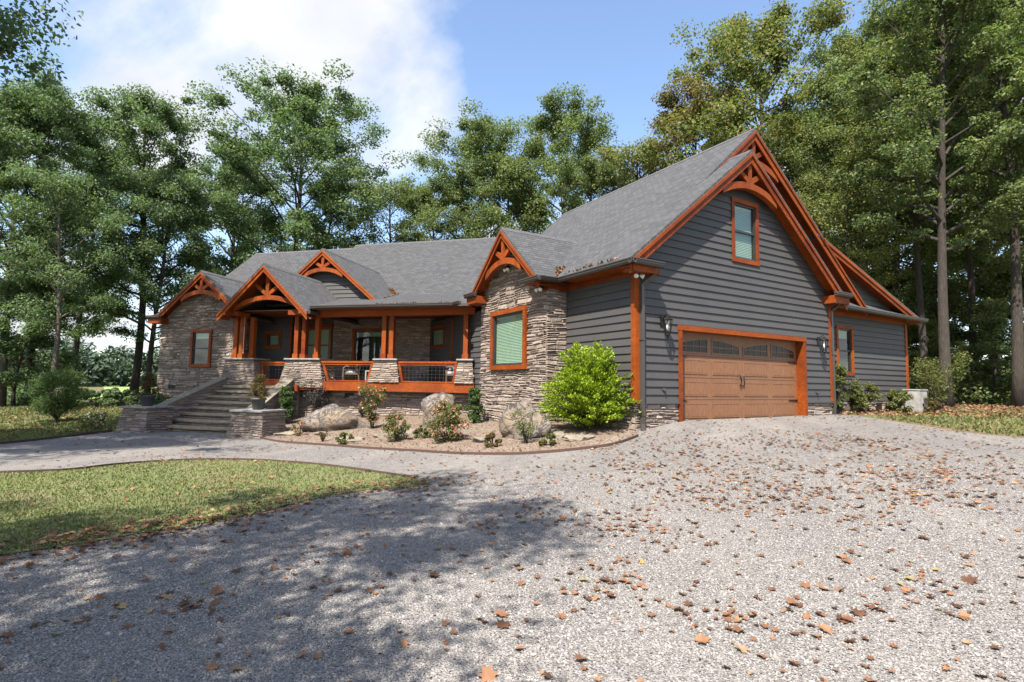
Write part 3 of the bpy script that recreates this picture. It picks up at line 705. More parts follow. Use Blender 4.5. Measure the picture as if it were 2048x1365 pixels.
def lantern(fr, x, y, z):
    w = MB().box(x - .06, x + .06, y - .02, y, z - .02, z + .22).build('wall_lantern', 'black_metal', HOUSE, fr)
    MB().tube([(x, y - .02, z + .15), (x, y - .09, z + .22), (x, y - .16, z + .26), (x, y - .18, z + .20)], .012, 6).build('lantern_arm', 'black_metal', w, fr)
    MB().lathe([(.0, .24), (.02, .235), (.03, .2), (.115, .14), (.12, .125), (.0, .125)], 8, (x, y - .18, z)).build('lantern_cap', 'black_metal', w, fr)
    cg = MB()
    for k in range(8):
        a = math.pi * k / 4; cg.tube([(x + .10 * math.cos(a), y - .18 + .10 * math.sin(a), z + .125), (x + .085 * math.cos(a), y - .18 + .085 * math.sin(a), z - .05), (x + .05 * math.cos(a), y - .18 + .05 * math.sin(a), z - .22)], .008, 5)
    cg.lathe([(.05, -.22), (.055, -.235), (.02, -.26), (.012, -.31), (0, -.32)], 8, (x, y - .18, z)); cg.build('lantern_cage', 'black_metal', w, fr)
    MB().lathe([(.0, .10), (.028, .08), (.03, -.06), (.02, -.14), (0, -.14)], 10, (x, y - .18, z)).build('lantern_candle', 'lamp_glass', w, fr, True)
lantern(FG, .82, -.024, 2.98); lantern(FG, 7.28, -.024, 2.88)
for x, z in ((.86, 1.47), (7.12, 1.45)):
    MB().lathe([(.0, .05), (.05, .05), (.05, .0), (.0, .0)], 10, (x, -.03, z)).tube([(x, -.03, z + .02), (x, -.09, z - .02)], .02, 8).build('hose_bib', 'gutter', HOUSE, FG)
MB().box(-.83, -.73, -.08, -.024, 2.02, 2.18).build('outlet_cover', 'gutter', HOUSE, FS)
# --- garage door
x0, x1, zt = DOOR[0], DOOR[1], DOOR[3]; zb = .70; yd = .20
GD = MB().box(x0 + .12, x1 - .12, yd, yd + .045, zb, zt - .105).build('garage_door', 'door_wood', HOUSE, FG)
jm = MB().box(x0, x0 + .12, -.05, yd + .05, zb - .1, zt - .12).box(x1 - .12, x1, -.05, yd + .05, zb - .1, zt - .12).box(x0 - .015, x1 + .015, -.056, yd + .05, zt - .12, zt)
jm.build('door_frame', 'cedar', HOUSE, FG)
dx0, dx1 = x0 + .14, x1 - .14; cw = (dx1 - dx0) / 4; rowh = (zt - .16 - zb) / 4
for r_ in range(4):
    za = zb + rowh * r_; zc_ = za + rowh
    if r_: box('section_joint', 'backing', GD, FG, dx0 - .02, dx1 + .02, yd - .002, yd, za - .006, za + .006)
    for k in range(4):
        a, b_ = dx0 + cw * k + .10, dx0 + cw * (k + 1) - .10; c, d = za + .09, zc_ - .09
        if r_ < 3:
            mb = MB(); fw = .028
            mb.box(a, b_, yd - .012, yd, c, c + fw).box(a, b_, yd - .012, yd, d - fw, d).box(a, a + fw, yd - .012, yd, c + fw, d - fw).box(b_ - fw, b_, yd - .012, yd, c + fw, d - fw)
            nb_ = 7; bw = (b_ - a - 2 * fw - .02) / nb_
            for i in range(nb_): mb.box(a + fw + .01 + bw * i + .004, a + fw + .01 + bw * (i + 1) - .004, yd - .008, yd, c + fw + .008, d - fw - .008)
            mb.build('door_panel', 'door_wood', GD, FG)
        else:
            xs = [a + (b_ - a) * i / 12 for i in range(13)]; cxx = dx0 + cw * (2 if True else 0)
            half = 'L' if k % 2 == 0 else 'R'
            def arch(x): u = (x - a) / (b_ - a); u = u if half == 'L' else 1 - u; return c + (d - c) * (.62 + .38 * math.sin(u * math.pi / 2))
            MB().prism_y([(a, c)] + [(b_, c)] + [(x, arch(x)) for x in reversed(xs)], yd - .004, yd).build('door_pane', 'glass_dark', GD, FG) if 'glass_dark' in MATS else None
            mf = MB()
            for i in range(12): mf.prism_y([(xs[i], arch(xs[i]) - .03), (xs[i + 1], arch(xs[i + 1]) - .03), (xs[i + 1], arch(xs[i + 1]) + .015), (xs[i], arch(xs[i]) + .015)], yd - .016, yd - .004)
            mf.box(a - .02, b_ + .02, yd - .016, yd - .004, c - .03, c + .012).box(a - .03, a, yd - .016, yd - .004, c - .03, arch(a)).box(b_, b_ + .03, yd - .016, yd - .004, c - .03, arch(b_))
            for i in (3, 6, 9): mf.box(xs[i] - .009, xs[i] + .009, yd - .014, yd - .004, c, arch(xs[i]) - .03)
            zm_ = c + (d - c) * .42; mf.box(a, b_, yd - .013, yd - .0045, zm_ - .009, zm_ + .009)
            mf.build('pane_muntins', 'door_wood', GD, FG)
for s, x in ((1, dx0 - .02), (-1, dx1 + .02)):
    for z in (zb + .52, zb + rowh * 3 - .02):
        MB().add([(x, yd - .02, z - .028), (x + s * .34, yd - .02, z - .012), (x + s * .42, yd - .02, z), (x + s * .34, yd - .02, z + .012), (x, yd - .02, z + .028), (x, yd, z - .028), (x + s * .34, yd, z - .012), (x + s * .42, yd, z), (x + s * .34, yd, z + .012), (x, yd, z + .028)],
                 [(0, 1, 2, 3, 4) if s > 0 else (4, 3, 2, 1, 0)] + [(i, i + 5, (i + 1) % 5 + 5, (i + 1) % 5) for i in range(5)]).build('strap_hinge', 'black_metal', GD, FG)
for s in (-1, 1):
    xm = (dx0 + dx1) / 2 + s * .06
    MB().tube([(xm, yd - .005, zb + 1.20), (xm + s * .015, yd - .05, zb + 1.16), (xm - s * .01, yd - .06, zb + 1.05), (xm + s * .015, yd - .05, zb + .94), (xm, yd - .005, zb + .90)], .014, 6).build('door_handle', 'black_metal', GD, FG)
box('door_seal', 'weathered_box', GD, FG, dx0 - .02, dx1 + .02, yd - .01, yd + .04, zb - .03, zb)
box('garage_slab', 'cap_stone', HOUSE, FG, x0 - .1, x1 + .1, -.12, .6, .3, zb - .012)
# --- stone bay
bx, bz, bs = -4.47, 6.15, .89
def bay_prof(z): w = (bz - .14 - z) / bs; return (max(-6.33, bx - w), min(-2.62, bx + w))
stones(FS, bay_prof, .2, 5.85, -.65, [(-5.56, -3.54, 1.98, 3.76)], HOUSE, HOUSE, [bz - .14 - 1.85 * bs])
stones(FG, rect(-.65, 0), .3, 4.12, 2.62, [], HOUSE, HOUSE)
wall_back('stone_wall', FL, rect(0, .65), .2, 4.12, -6.33, [], HOUSE, 'mortar')
bw_ = window(FS, -5.56, -3.54, 1.98, 3.76, -.70, HOUSE, cas=.13, split=False, blind=1)
BR_ = gable_roof(FS, 'bay_roof', bx, bz, -6.49, -2.45, bs, bs, -1.05, 2.2, -.65, HOUSE, .22)
truss(FS, BR_, bx, bz, -1.0, .93, 1.02, .28, ml=.86)
box('frieze', 'cedar', HOUSE, FG, -.69, -.02, 2.575, 2.62, 4.06, 4.28); box('frieze', 'cedar', HOUSE, FS, -3.05, -2.575, -.695, -.655, 4.06, 4.24)
gutter_run(FG, BR_, (-1.08, 2.40, 4.24), (-.41, 2.40, 4.24)); gutter_run(FS, BR_, (-3.2, -1.06, 4.24), (-2.30, -1.06, 4.24))
slab('return_roof', FS, [(-3.18, -1.08, 4.35), (-2.42, -1.08, 4.35), (-2.6, -.72, 4.42), (-3.0, -.72, 4.42)], BR_, 'x', .03)
box('soffit', 'cedar', BR_, FS, -3.1, -2.42, -1.05, -.70, 4.22, 4.24)
eave_return(FS, BR_, -6.62, -5.95, -1.20, 4.36)
# --- main house
WXL, WXR, WY = -20.5, -16.75, 18.6
wc, wz, ws = -18.2, 6.12, .84
def wing_prof(z): w = (wz - .14 - z) / ws; return (max(WXL, wc - w), min(WXR, wc + w))
stones(FM, wing_prof, -.2, 5.9, WY, [(-18.83, -17.78, 2.06, 3.66), (-19.88, -19.53, 1.14, 1.30)], HOUSE, HOUSE, [wz - .14 - (wc - WXL) * ws, wz - .14 - (WXR - wc) * ws])
box('foundation_vent', 'black_metal', HOUSE, FM, -19.88, -19.53, WY - .03, WY + .03, 1.14, 1.30)
window(FM, -18.83, -17.78, 2.06, 3.66, WY - .03, HOUSE, blind=.22)
stones(FX, rect(WY, 20.0), .5, 4.1, 16.75, [], HOUSE, HOUSE)
wall_back('side_wall', frame(Vector((0, 0, 0)), -90), rect(-27, -WY), -.3, 4.2, -20.5, [], HOUSE, 'mortar')
WR = gable_roof(FM, 'wing_roof', wc, wz, -20.58, -15.8, ws, ws, 18.2, 26.0, WY, HOUSE, .22)
truss(FM, WR, wc, wz, 18.25, .82, 1.0, .27, ml=.83)
eave_return(FM, WR, -20.78, -20.1, 18.05, 4.17)
MB().beam((-20.64, 18.2, 4.08), (-20.64, 25.5, 4.08), .12, .12).build('gutter', 'gutter', WR, FM)
# porch
DECK = MB().add([(-16.7, 18.02, 1.44), (-5.95, 18.02, 1.44), (-8.95, 21.05, 1.44), (-16.7, 21.05, 1.44), (-16.7, 18.02, 1.54), (-5.95, 18.02, 1.54), (-8.95, 21.05, 1.54), (-16.7, 21.05, 1.54)],
     [(0, 3, 2, 1), (4, 5, 6, 7), (0, 1, 5, 4), (1, 2, 6, 5), (2, 3, 7, 6), (3, 0, 4, 7)]).build('porch_deck', 'ceiling_wood', HOUSE, FM)
box('deck_beam', 'cedar', DECK, FM, -13.1, -5.93, 17.90, 18.018, 1.22, 1.545); box('deck_beam', 'cedar', DECK, FM, -15.9, -13.9, 17.93, 18.018, 1.36, 1.545)
box('beam_end', 'cedar', DECK, FM, -13.1, -12.95, 17.78, 17.898, 1.16, 1.40)
stones(FM, rect(-13.3, -5.7), -.25, 1.23, 18.35, [(-11.27, -10.89, .95, 1.13), (-7.9, -7.49, .99, 1.17)], HOUSE, HOUSE)
stones(FM, rect(-13.98, -13.12), -.25, 1.29, 18.06, [], HOUSE, HOUSE)
for a, z in ((-11.27, .95), (-7.9, .99)): box('foundation_vent', 'black_metal', HOUSE, FM, a, a + .4, 18.33, 18.40, z, z + .18)
def pedestal(tx0, tx1, bx0, bx1, z0, z1, y0=17.93, y1=18.85, parent=HOUSE, thing=HOUSE, cap='cap_stone', dy=.10):
    """four battered stone faces and a cap slab"""
    def lr(z): t = (z - z0) / (z1 - z0); return (bx0 + (tx0 - bx0) * t, bx1 + (tx1 - bx1) * t)
    P = MB().add([(bx0 + .03, y0 - dy + .04, z0), (bx1 - .03, y0 - dy + .04, z0), (bx1 - .03, y1, z0), (bx0 + .03, y1, z0), (tx0 + .03, y0 + .04, z1), (tx1 - .03, y0 + .04, z1), (tx1 - .03, y1, z1), (tx0 + .03, y1, z1)],
         [(0, 3, 2, 1), (4, 5, 6, 7), (0, 1, 5, 4), (1, 2, 6, 5), (2, 3, 7, 6), (3, 0, 4, 7)]).build('pedestal', 'mortar', parent, FM)
    n0 = len(ALL_STONES)
    sh = -dy / (z1 - z0)
    stones(FM, lr, z0, z1, 0, [], P, thing, back=False, course=(.06, .12), length=(.14, .42), proj=(.015, .045))
    for i in range(n0, len(ALL_STONES)):
        t = ALL_STONES[i]; vs = [(x, y + y0 + .04 + dy * ((z - z0) / (z1 - z0) - 1), z) for x, y, z in t[3]]
        ALL_STONES[i] = (t[0], t[1], t[2], vs, t[4], t[5])
    for side in (0, 1):
        n0 = len(ALL_STONES); fr = FX if side else frame(Vector((0, 0, 0)), -90)
        pr = (lambda z: (y0 + .03 + dy * ((z - z0) / (z1 - z0) - 1), y1)) if side else (lambda z: (-y1, -(y0 + .03 + dy * ((z - z0) / (z1 - z0) - 1))))
        stones(fr, pr, z0, z1, 0, [], P, thing, back=False, course=(.06, .12), length=(.14, .42), proj=(.015, .045))
        for i in range(n0, len(ALL_STONES)):
            t = ALL_STONES[i]
            vs = [(x, y + (-(lr(z)[1] - .03) if side else (lr(z)[0] + .03)), z) for x, y, z in t[3]]
            ALL_STONES[i] = (t[0], t[1], t[2], vs, t[4], t[5])
    c = MB().box(tx0 - .05, tx1 + .05, y0 - .06, y1 + .04, z1 + .001, z1 + .065)
    cm = c.mesh('cap'); bm = bmesh.new(); bm.from_mesh(cm); bmesh.ops.bevel(bm, geom=bm.edges[:], offset=.014, segments=2, affect='EDGES'); bm.to_mesh(cm); bm.free()
    link_mesh('cap', cm, cap, P, FM)
    return P
pedestal(-6.56, -6.02, -6.67, -5.94, 1.54, 2.36); pedestal(-9.85, -8.95, -10.08, -8.80, 1.54, 2.36)
pedestal(-13.66, -12.18, -13.92, -11.92, 1.30, 2.36); pedestal(-16.5, -15.12, -16.65, -14.95, 1.20, 2.36)
def column(x, y, top=4.04, w=.17):
    o = box('column', 'cedar', HOUSE, FM, x - w / 2, x + w / 2, y - w / 2, y + w / 2, 2.42, top)
    box('column_base', 'cedar', o, FM, x - w / 2 - .03, x + w / 2 + .03, y - w / 2 - .03, y + w / 2 + .03, 2.425, 2.60)
for x, y, t in ((-9.55, 18.12, 4.04), (-9.25, 18.12, 4.04), (-6.33, 18.12, 4.04), (-13.3, 18.1, 4.1), (-12.97, 18.1, 4.1), (-12.53, 18.3, 4.04), (-16.12, 18.1, 4.1), (-15.84, 18.1, 4.1), (-15.56, 18.35, 4.1)): column(x, y, t)
box('cap_beam', 'cedar', HOUSE, FM, -16.30, -15.70, 17.62, 18.28, 4.08, 4.26); box('cap_beam', 'cedar', HOUSE, FM, -13.42, -12.86, 17.62, 18.28, 4.08, 4.26)
box('porch_beam', 'cedar', HOUSE, FM, -12.85, -5.98, 17.98, 18.22, 4.03, 4.29)
box('porch_ceiling', 'ceiling_wood', HOUSE, FM, -17.5, -5.5, 18.0, 21.1, 4.30, 4.34)
box('soffit', 'ceiling_wood', HOUSE, FM, -12.4, -6.0, 17.6, 17.98, 4.26, 4.28)
gutter_run(FM, HOUSE, (-12.35, 17.56, 4.27), (-6.58, 17.56, 4.27)); gutter_run(FM, HOUSE, (-6.60, 17.56, 4.27), (-6.22, 17.18, 4.27))
def railing(xa_b, xa_t, xb_t, xb_b, y=18.02, z0=1.56, z1=2.31):
    r = box('railing', 'cedar', HOUSE, FM, xa_t - .05, xb_t + .05, y - .05, y + .07, z1 - .05, z1 + .02)
    box('lower_rail', 'cedar', r, FM, xa_t, xb_t, y - .02, y + .04, z1 - .13, z1 - .055); box('lower_rail', 'cedar', r, FM, xa_b, xb_b, y - .03, y + .05, z0, z0 + .05)
    MB().beam((xa_b + .06, y + .01, z0), (xa_t + .06, y + .01, z1 - .06), .09, .09, (0, 1, 0)).build('end_post', 'cedar', r, FM)
    MB().beam((xb_b - .06, y + .01, z0), (xb_t - .06, y + .01, z1 - .06), .09, .09, (0, 1, 0)).build('end_post', 'cedar', r, FM)
    mb = MB(); x = xa_b
    while x < xb_b:
        t0 = z0 + .05; mb.beam((x, y + .01, t0), (x, y + .01, z1 - .13), .0045, .0045, (0, 1, 0)); x += .15
    for k in range(1, 5): z = z0 + .05 + k * .13; mb.beam((xa_b, y + .016, z), (xb_b, y + .016, z), .0045, .0045)
    mb.build('wire_mesh', 'wire', r, FM)
railing(-11.85, -12.1, -9.9, -10.08); railing(-8.78, -8.93, -6.58, -6.68); railing(-14.98, -15.06, -13.72, -13.88, 18.3, 1.56, 2.28)
# walls at the back of the porch
stones(FM, rect(-13.6, -8.95), 1.54, 4.3, 21.0, [(-12.6, -11.0, 1.75, 3.88)], HOUSE, HOUSE)
window(FM, -12.6, -11.0, 1.75, 3.88, 20.97, HOUSE, split=False, blind=.14)
siding(FM, rect(-16.75, -15.0), 1.56, 4.3, 20.0, [(-16.3, -15.48, 2.94, 3.70)], HOUSE)
window(FM, -16.3, -15.48, 2.94, 3.70, 20.0, HOUSE, split=False, blind=1, cas=.13)
siding(FX, rect(20.0, 21.0), 1.56, 4.3, 15.0, [], HOUSE); box('corner_board', 'cedar', HOUSE, FM, -15.06, -14.96, 19.955, 19.975, 1.56, 4.28)
wall_back('door_wall', FM, rect(-15.0, -13.6), 1.54, 4.3, 21.0, [], HOUSE, 'siding')
for xa in (-14.92, -14.28):
    d = MB().box(xa, xa + .62, 20.93, 20.995, 1.56, 3.95); dr = d.build('front_door', 'ceiling_wood', HOUSE, FM)
    for k in range(3): pane('door_pane', dr, FM, xa + .13, xa + .49, 20.924, 1.75 + k * .72, 2.40 + k * .72) 
    for k in range(3): box('pane_backing', 'blind', dr, FM, xa + .13, xa + .49, 20.9285, 20.9295, 1.75 + k * .72, 2.40 + k * .72)
box('door_frame', 'cedar', HOUSE, FM, -15.0, -13.6, 20.94, 20.998, 3.96, 4.12)
# entry gable
ER = gable_roof(FM, 'entry_roof', -14.34, 6.05, -16.36, -12.32, .94, .94, 17.25, 24.2, 17.9, HOUSE, .24)
truss(FM, ER, -14.34, 6.05, 17.52, 1.20, 1.55, .40, .16, .17, .94, .16, .5)
for s, xa in ((1, -16.3), (-1, -12.38)):
    MB().prism_y([(xa, 4.08), (xa + s * .32, 4.08), (xa + s * .32, 4.36), (xa, 4.08 + .02)] if s > 0 else [(xa - .32, 4.08), (xa, 4.08), (xa, 4.10), (xa - .32, 4.36)], 17.26, 18.0).build('eave_box', 'cedar', ER, FM)
MB().beam((-12.28, 17.3, 4.12), (-12.28, 18.0, 4.12), .11, .11).build('gutter', 'gutter', ER, FM)
# main roofs
by, bzz = 23.85, 5.87
MR = slab('main_roof', FM, [(-17.3, by, bzz), (-6.0, by, bzz), (-6.0, 28.72, 9.9), (-17.3, 28.72, 9.9)], HOUSE, 'x')
slab('roof_slope', FM, [(-24.2, by, bzz), (-17.3, by, bzz), (-17.3, 28.36, 9.6), (-24.2, 28.36, 9.6)], MR, 'x')
slab('porch_roof', FM, [(-16.0, 19.2, 4.77), (-12.75, 19.2, 4.77), (-12.75, by + .03, bzz + .01), (-16.0, by + .03, bzz + .01)], MR, 'x')
slab('porch_roof', FM, [(-12.75, 17.5, 4.365), (-5.62, 17.5, 4.365), (-5.62, by + .03, bzz + .01), (-12.75, by + .03, bzz + .01)], MR, 'x')
slab('rear_slope', FM, [(-6.0, 28.72, 9.9), (-6.0, 34, 5.5), (-24.2, 34, 5.3), (-24.2, 28.4, 9.58)], MR, 'x')
ridge_cap(FM, MR, (-17.3, 28.72, 9.9), (-6.0, 28.72, 9.9))
ridge_cap(FM, MR, (-24.2, 28.36, 9.6), (-17.3, 28.36, 9.6))
box('side_wall', 'siding', HOUSE, FM, -23.8, -23.65, 22.5, 33.5, -.3, 5.2); box('rear_wall', 'siding', HOUSE, FM, -23.65, -8, 33.4, 33.5, -.3, 5.2)
# dormer
dc, dz_, ds = -14.08, 7.48, .84
siding(FM, lambda z: (dc - (dz_ - .14 - z) / ds, dc + (dz_ - .14 - z) / ds), 4.9, 7.3, 21.0, [], HOUSE)
DR = gable_roof(FM, 'dormer_roof', dc, dz_, -17.0, -11.12, ds, ds, 20.6, 26.6, 21.0, HOUSE, .22)
truss(FM, DR, dc, dz_, 20.66, .86, 1.02, .26, ml=.83)

# ------------------------------------------------------------------ front steps
ST = empty('front_steps', (-14.6, 16, -.25), 'stone front staircase with tan treads, sloped side walls and two low end piers', 'staircase')
def rc(y): return -13.6 + (17.9 - y) * .26         # inner face of the right side wall
NT = 8; RI = 1.77 / 9
for i in range(NT):
    z = 1.54 - RI * (i + 1); yn = 17.72 - .385 * i; bow = .02 + .035 * i; xl, xr = -16.3, rc(yn) + .02
    mb = MB(); n = 10; top, low = [], []
    P = [(xl + (xr - xl) * k / n, yn - bow * (1 - (2 * k / n - 1) ** 2)) for k in range(n + 1)]
    for k in range(n):
        (a, ya), (b_, yb) = P[k], P[k + 1]
        mb.add([(a, ya, z - .075), (b_, yb, z - .075), (b_, yn + .5, z - .075), (a, yn + .5, z - .075), (a, ya, z), (b_, yb, z), (b_, yn + .5, z), (a, yn + .5, z)], [(0, 3, 2, 1), (4, 5, 6, 7), (0, 1, 5, 4), (2, 3, 7, 6)])
    mb.build('tread', 'tan_stone', ST, FM)
    n0 = len(ALL_STONES)
    rb = stones(FM, rect(xl, xr), z - RI, z - .076, yn + .06, [], ST, ST, course=(.055, .09), proj=(.01, .03))
    for j in range(n0, len(ALL_STONES)):
        t = ALL_STONES[j]; vs = [(x, y - bow * (1 - (2 * (x - xl) / (xr - xl) - 1) ** 2), zz) for x, y, zz in t[3]]; ALL_STONES[j] = (t[0], t[1], t[2], vs, t[4], t[5])
def side_wall_steps(x_in0, x_in1, s):               # from the porch (y 17.95) down to the pier (y 15.0)
    ya, yb = 17.95, 14.95; za, zb_ = 1.60, .48
    xo0, xo1 = x_in0 + s * .36, x_in1 + s * .36
    xs0, xs1 = sorted((x_in0, xo0)); xt0, xt1 = sorted((x_in1, xo1))
    W = MB().add([(xs0, ya, -.4), (xs1, ya, -.4), (xt1, yb, -.4), (xt0, yb, -.4), (xs0, ya, za), (xs1, ya, za), (xt1, yb, zb_), (xt0, yb, zb_)], [(0, 1, 2, 3), (4, 7, 6, 5), (0, 4, 5, 1), (1, 5, 6, 2), (2, 6, 7, 3), (3, 7, 4, 0)]).build('side_wall', 'mortar', ST, FM)
    L = math.hypot(ya - yb, x_in1 - x_in0)
    for face in (0, 1):                              # 0: facing +x, 1: facing -x
        px0, px1 = (xs1, xt1) if face == 0 else (xs0, xt0)
        if face == 0: o, e = Vector((px1, yb, 0)), Vector((px0, ya, 0))
        else: o, e = Vector((px0, ya, 0)), Vector((px1, yb, 0))
        dg = math.degrees(math.atan2(e.y - o.y, e.x - o.x)); fr = frame(o, dg)
        top = (lambda x: zb_ + (za - zb_) * x / L) if face == 0 else (lambda x: za + (zb_ - za) * x / L)
        if face == 0: pr = lambda z: (max(0, (z - zb_) / (za - zb_) * L), L)
        else: pr = lambda z: (0, min(L, (za - z) / (za - zb_) * L))
        stones(fr, pr, -.3, za - .02, 0, [], W, ST, [zb_], back=False, proj=(.01, .03))
    m0, m1 = (xs0 + xs1) / 2, (xt0 + xt1) / 2
    MB().beam((m0, ya + .02, za + .04), (m1, yb, zb_ + .04), .42, .075).build('coping', 'coping_stone', ST, FM)
side_wall_steps(-16.3, -16.3, -1); side_wall_steps(rc(17.95), rc(14.95), 1)
pedestal(-17.0, -15.95, -17.14, -15.88, -.35, .56, 14.15, 15.15, ST, ST, dy=.12); pedestal(-12.55, -11.45, -12.68, -11.32, -.35, .56, 14.05, 15.15, ST, ST, dy=.12)
box('landing', 'tan_stone', ST, FM, -16.3, -13.6, 17.7, 18.0, 1.25, 1.35)
flush_stones()

# ------------------------------------------------------------------ plants
def leaf_cloud(rng, centres, radii, per, size, flat=.75, droop=0.0, aspect=.55, shell=.45):
    """rhombic leaves spread through ellipsoids; returns verts, quads"""
    c = np.repeat(np.asarray(centres, float), per, axis=0); r = np.repeat(np.asarray(radii, float), per)
    n = len(c); d = rng.normal(size=(n, 3)); d /= np.linalg.norm(d, axis=1)[:, None]
    p = c + d * (r * rng.random(n) ** shell)[:, None] * np.array([1, 1, flat])
    up = rng.normal(size=(n, 3)) * .75 + d * .55 + np.array([0, 0, .65]); up /= np.linalg.norm(up, axis=1)[:, None]
    t = rng.normal(size=(n, 3)); t[:, 2] -= droop; t -= up * (t * up).sum(1)[:, None]; t /= np.linalg.norm(t, axis=1)[:, None] + 1e-9
    s = np.cross(up, t); L = (size * rng.uniform(.65, 1.35, n))[:, None]
    V = np.stack([p - t * L * .5, p + s * L * aspect * .5 + up * L * .06, p + t * L * .5, p - s * L * aspect * .5 + up * L * .06], 1).reshape(-1, 3)
    return V, np.arange(n * 4).reshape(-1, 4)
def grow_tree(seed, H, base, R, limbs=26, per=190, size=.26, lean=0.0, trunk=.26, dense=1.0, shape='oak', clump=1.15):
    rng = np.random.default_rng(seed); rd = random.Random(seed); mb = MB()
    ax, ay = rd.uniform(-1, 1) * lean * H, rd.uniform(-1, 1) * lean * H
    def axis(t): return Vector((ax * t * t + .25 * math.sin(t * 5 + seed), ay * t * t + .25 * math.cos(t * 4 + seed * 2), H * t))
    ts = [i / 12 * .94 for i in range(13)]
    mb.tube([axis(t) - axis(0) for t in ts], [trunk * (1.25 if t == 0 else 1) * (1 - t * .9) + .015 for t in ts], 9)
    cen, rad = [], []
    for k in range(limbs):
        t = base + (.97 - base) * ((k + rd.random()) / limbs); u = (t - base) / (1 - base)
        if shape == 'oak': env = R * (.50 + .55 * math.sin(math.pi * min(1, u * .85 + .12))) * (1 - max(0, u - .75) * 1.9)
        elif shape == 'pine': env = R * (1 - u) ** .8 * 1.0 + .4
        else: env = R * (.55 + .5 * math.sin(math.pi * (u * .8 + .1))) * (1 - max(0, u - .7) * 1.7)
        env *= rd.uniform(.62, 1.18); az = k * 2.39996 + rd.uniform(-.5, .5)
        el = math.radians(rd.uniform(8, 38) + u * 30); p0 = axis(t * .93) - axis(0); L = env
        d = Vector((math.cos(az) * math.cos(el), math.sin(az) * math.cos(el), math.sin(el)))
        mid = p0 + d * L * .5 + Vector((rd.uniform(-.3, .3), rd.uniform(-.3, .3), rd.uniform(-.1, .35))); end = p0 + d * L + Vector((0, 0, rd.uniform(-.3, .6)))
        r0 = trunk * .42 * (1 - u * .6)
        mb.tube([p0, mid, end], [r0, r0 * .6, r0 * .18], 6, False)
        nodes = [(mid, .8), (end, 1.0)]
        for j in range(3):
            q0 = mid.lerp(end, rd.random()); dd = (d + Vector((rd.uniform(-1, 1), rd.uniform(-1, 1), rd.uniform(-.3, .8)))).normalized(); q1 = q0 + dd * L * rd.uniform(.25, .5)
            mb.tube([q0, q0.lerp(q1, .5) + Vector((0, 0, .1)), q1], [r0 * .38, r0 * .22, r0 * .08], 4, False); nodes.append((q1, .9)); nodes.append((q0.lerp(q1, .5), .6))
        for q, w in nodes:
            if rd.random() < .93 * dense: cen.append(tuple(q + Vector((rd.uniform(-.3, .3), rd.uniform(-.3, .3), rd.uniform(-.2, .3))))); rad.append(clump * w * rd.uniform(.6, 1.25))
    V, Fq = leaf_cloud(rng, cen, rad, per, size, .62, .25)
    cr = mesh_np('crown', V, Fq); tk = mb.mesh('trunk', True)
    tk.materials.append(MATS['bark']); cr.materials.append(MATS['leaf_mid'])
    return tk, cr
PROTO = {
 'a': grow_tree(3, 22, .26, 5.2, 38, 205, .185, clump=1.18),
 'b': grow_tree(11, 24, .28, 6.0, 42, 205, .195, .03, clump=1.22),
 'c': grow_tree(23, 20, .22, 4.4, 34, 200, .175, .02, .22, clump=1.1),
 'd': grow_tree(31, 26, .36, 4.8, 38, 190, .185, .03, .27, clump=1.08),
 'e': grow_tree(47, 18, .35, 3.6, 24, 130, .17, .03, .18, .75, 'open', 1.2),
 'p': grow_tree(53, 28, .42, 4.0, 36, 170, .18, .02, .22, .9, 'open', 1.0),
 'u': grow_tree(61, 9, .12, 2.8, 22, 230, .17, .04, .10, 1, 'oak', .95)}
def tree(kind, x, y, scale, rz, leaf, label, group, bark='bark', name='tree', tilt=0, sz=1.0):
    e = empty(name, (x, y, h1(x, y) - .1), label, 'tree', group)
    tk, cr = PROTO[kind]
    m = WM[e.name] @ Matrix.Rotation(math.radians(tilt), 4, 'Y') @ Matrix.Rotation(rz, 4, 'Z') @ Matrix.Diagonal((scale, scale, scale * sz, 1))
    for nm, me, mt in (('trunk', tk, bark), ('crown', cr, leaf)):
        o = bpy.data.objects.new(nm, me); COL.objects.link(o); attach(o, e, m)
        o.material_slots[0].link = 'OBJECT'; o.material_slots[0].material = MATS[mt]
    return e
def at(px, dist):                                    # a spot straight below pixel column px at the given distance along the view
    d = pix_ray(px, 770); d = d[:2] / math.hypot(*d[:2]); f = np.array([-math.sin(YAW), math.cos(YAW)])
    k = dist / float(d @ f); return float(d[0] * k), float(d[1] * k)
def tree_top(px, top, dist, H):                      # scale so that the top shows at pixel row top
    x, y = at(px, dist); d = pix_ray(px, top); t = math.hypot(x, y) / math.hypot(d[0], d[1]); return x, y, (CAM_Z + d[2] * t - h1(x, y)) / H
HH = {'a': 22, 'b': 24, 'c': 20, 'd': 26, 'e': 18, 'p': 28, 'u': 9}
TR = random.Random(5)
def tree_px(kind, px, top, dist, leaf, label, group, widen=1.0, **k):
    x, y, s = tree_top(px, top, dist, HH[kind] * 1.03)
    return tree(kind, x, y, s * widen, TR.uniform(0, 6.28), leaf, label, group, sz=1 / widen, **k)
GL, GB, GR = 'tall trees left of the house', 'trees behind the house', 'woodland trees right of the house'
tree_px('b', 60, 150, 33, 'leaf_dark', 'broad dark green tree at the far end of the left-hand tree row', GL)
tree_px('a', 268, 158, 37, 'leaf_dark', 'tall dark green tree with twin trunks beside the stone wing', GL, 1.0)
x_, y_ = at(296, 36.2); tree('c', x_, y_, .82, 1.0, 'leaf_dark', 'slimmer dark green tree beside the twin trunk tree by the wing', GL)
tree_px('d', 5, 130, 31, 'leaf_dark', 'tall leaning grey trunk tree at the edge of the left woods', GL, bark='bark_pale')
tree_px('c', 150, 250, 42, 'leaf_dark', 'shorter dark tree between the tall trees of the left row', GL)
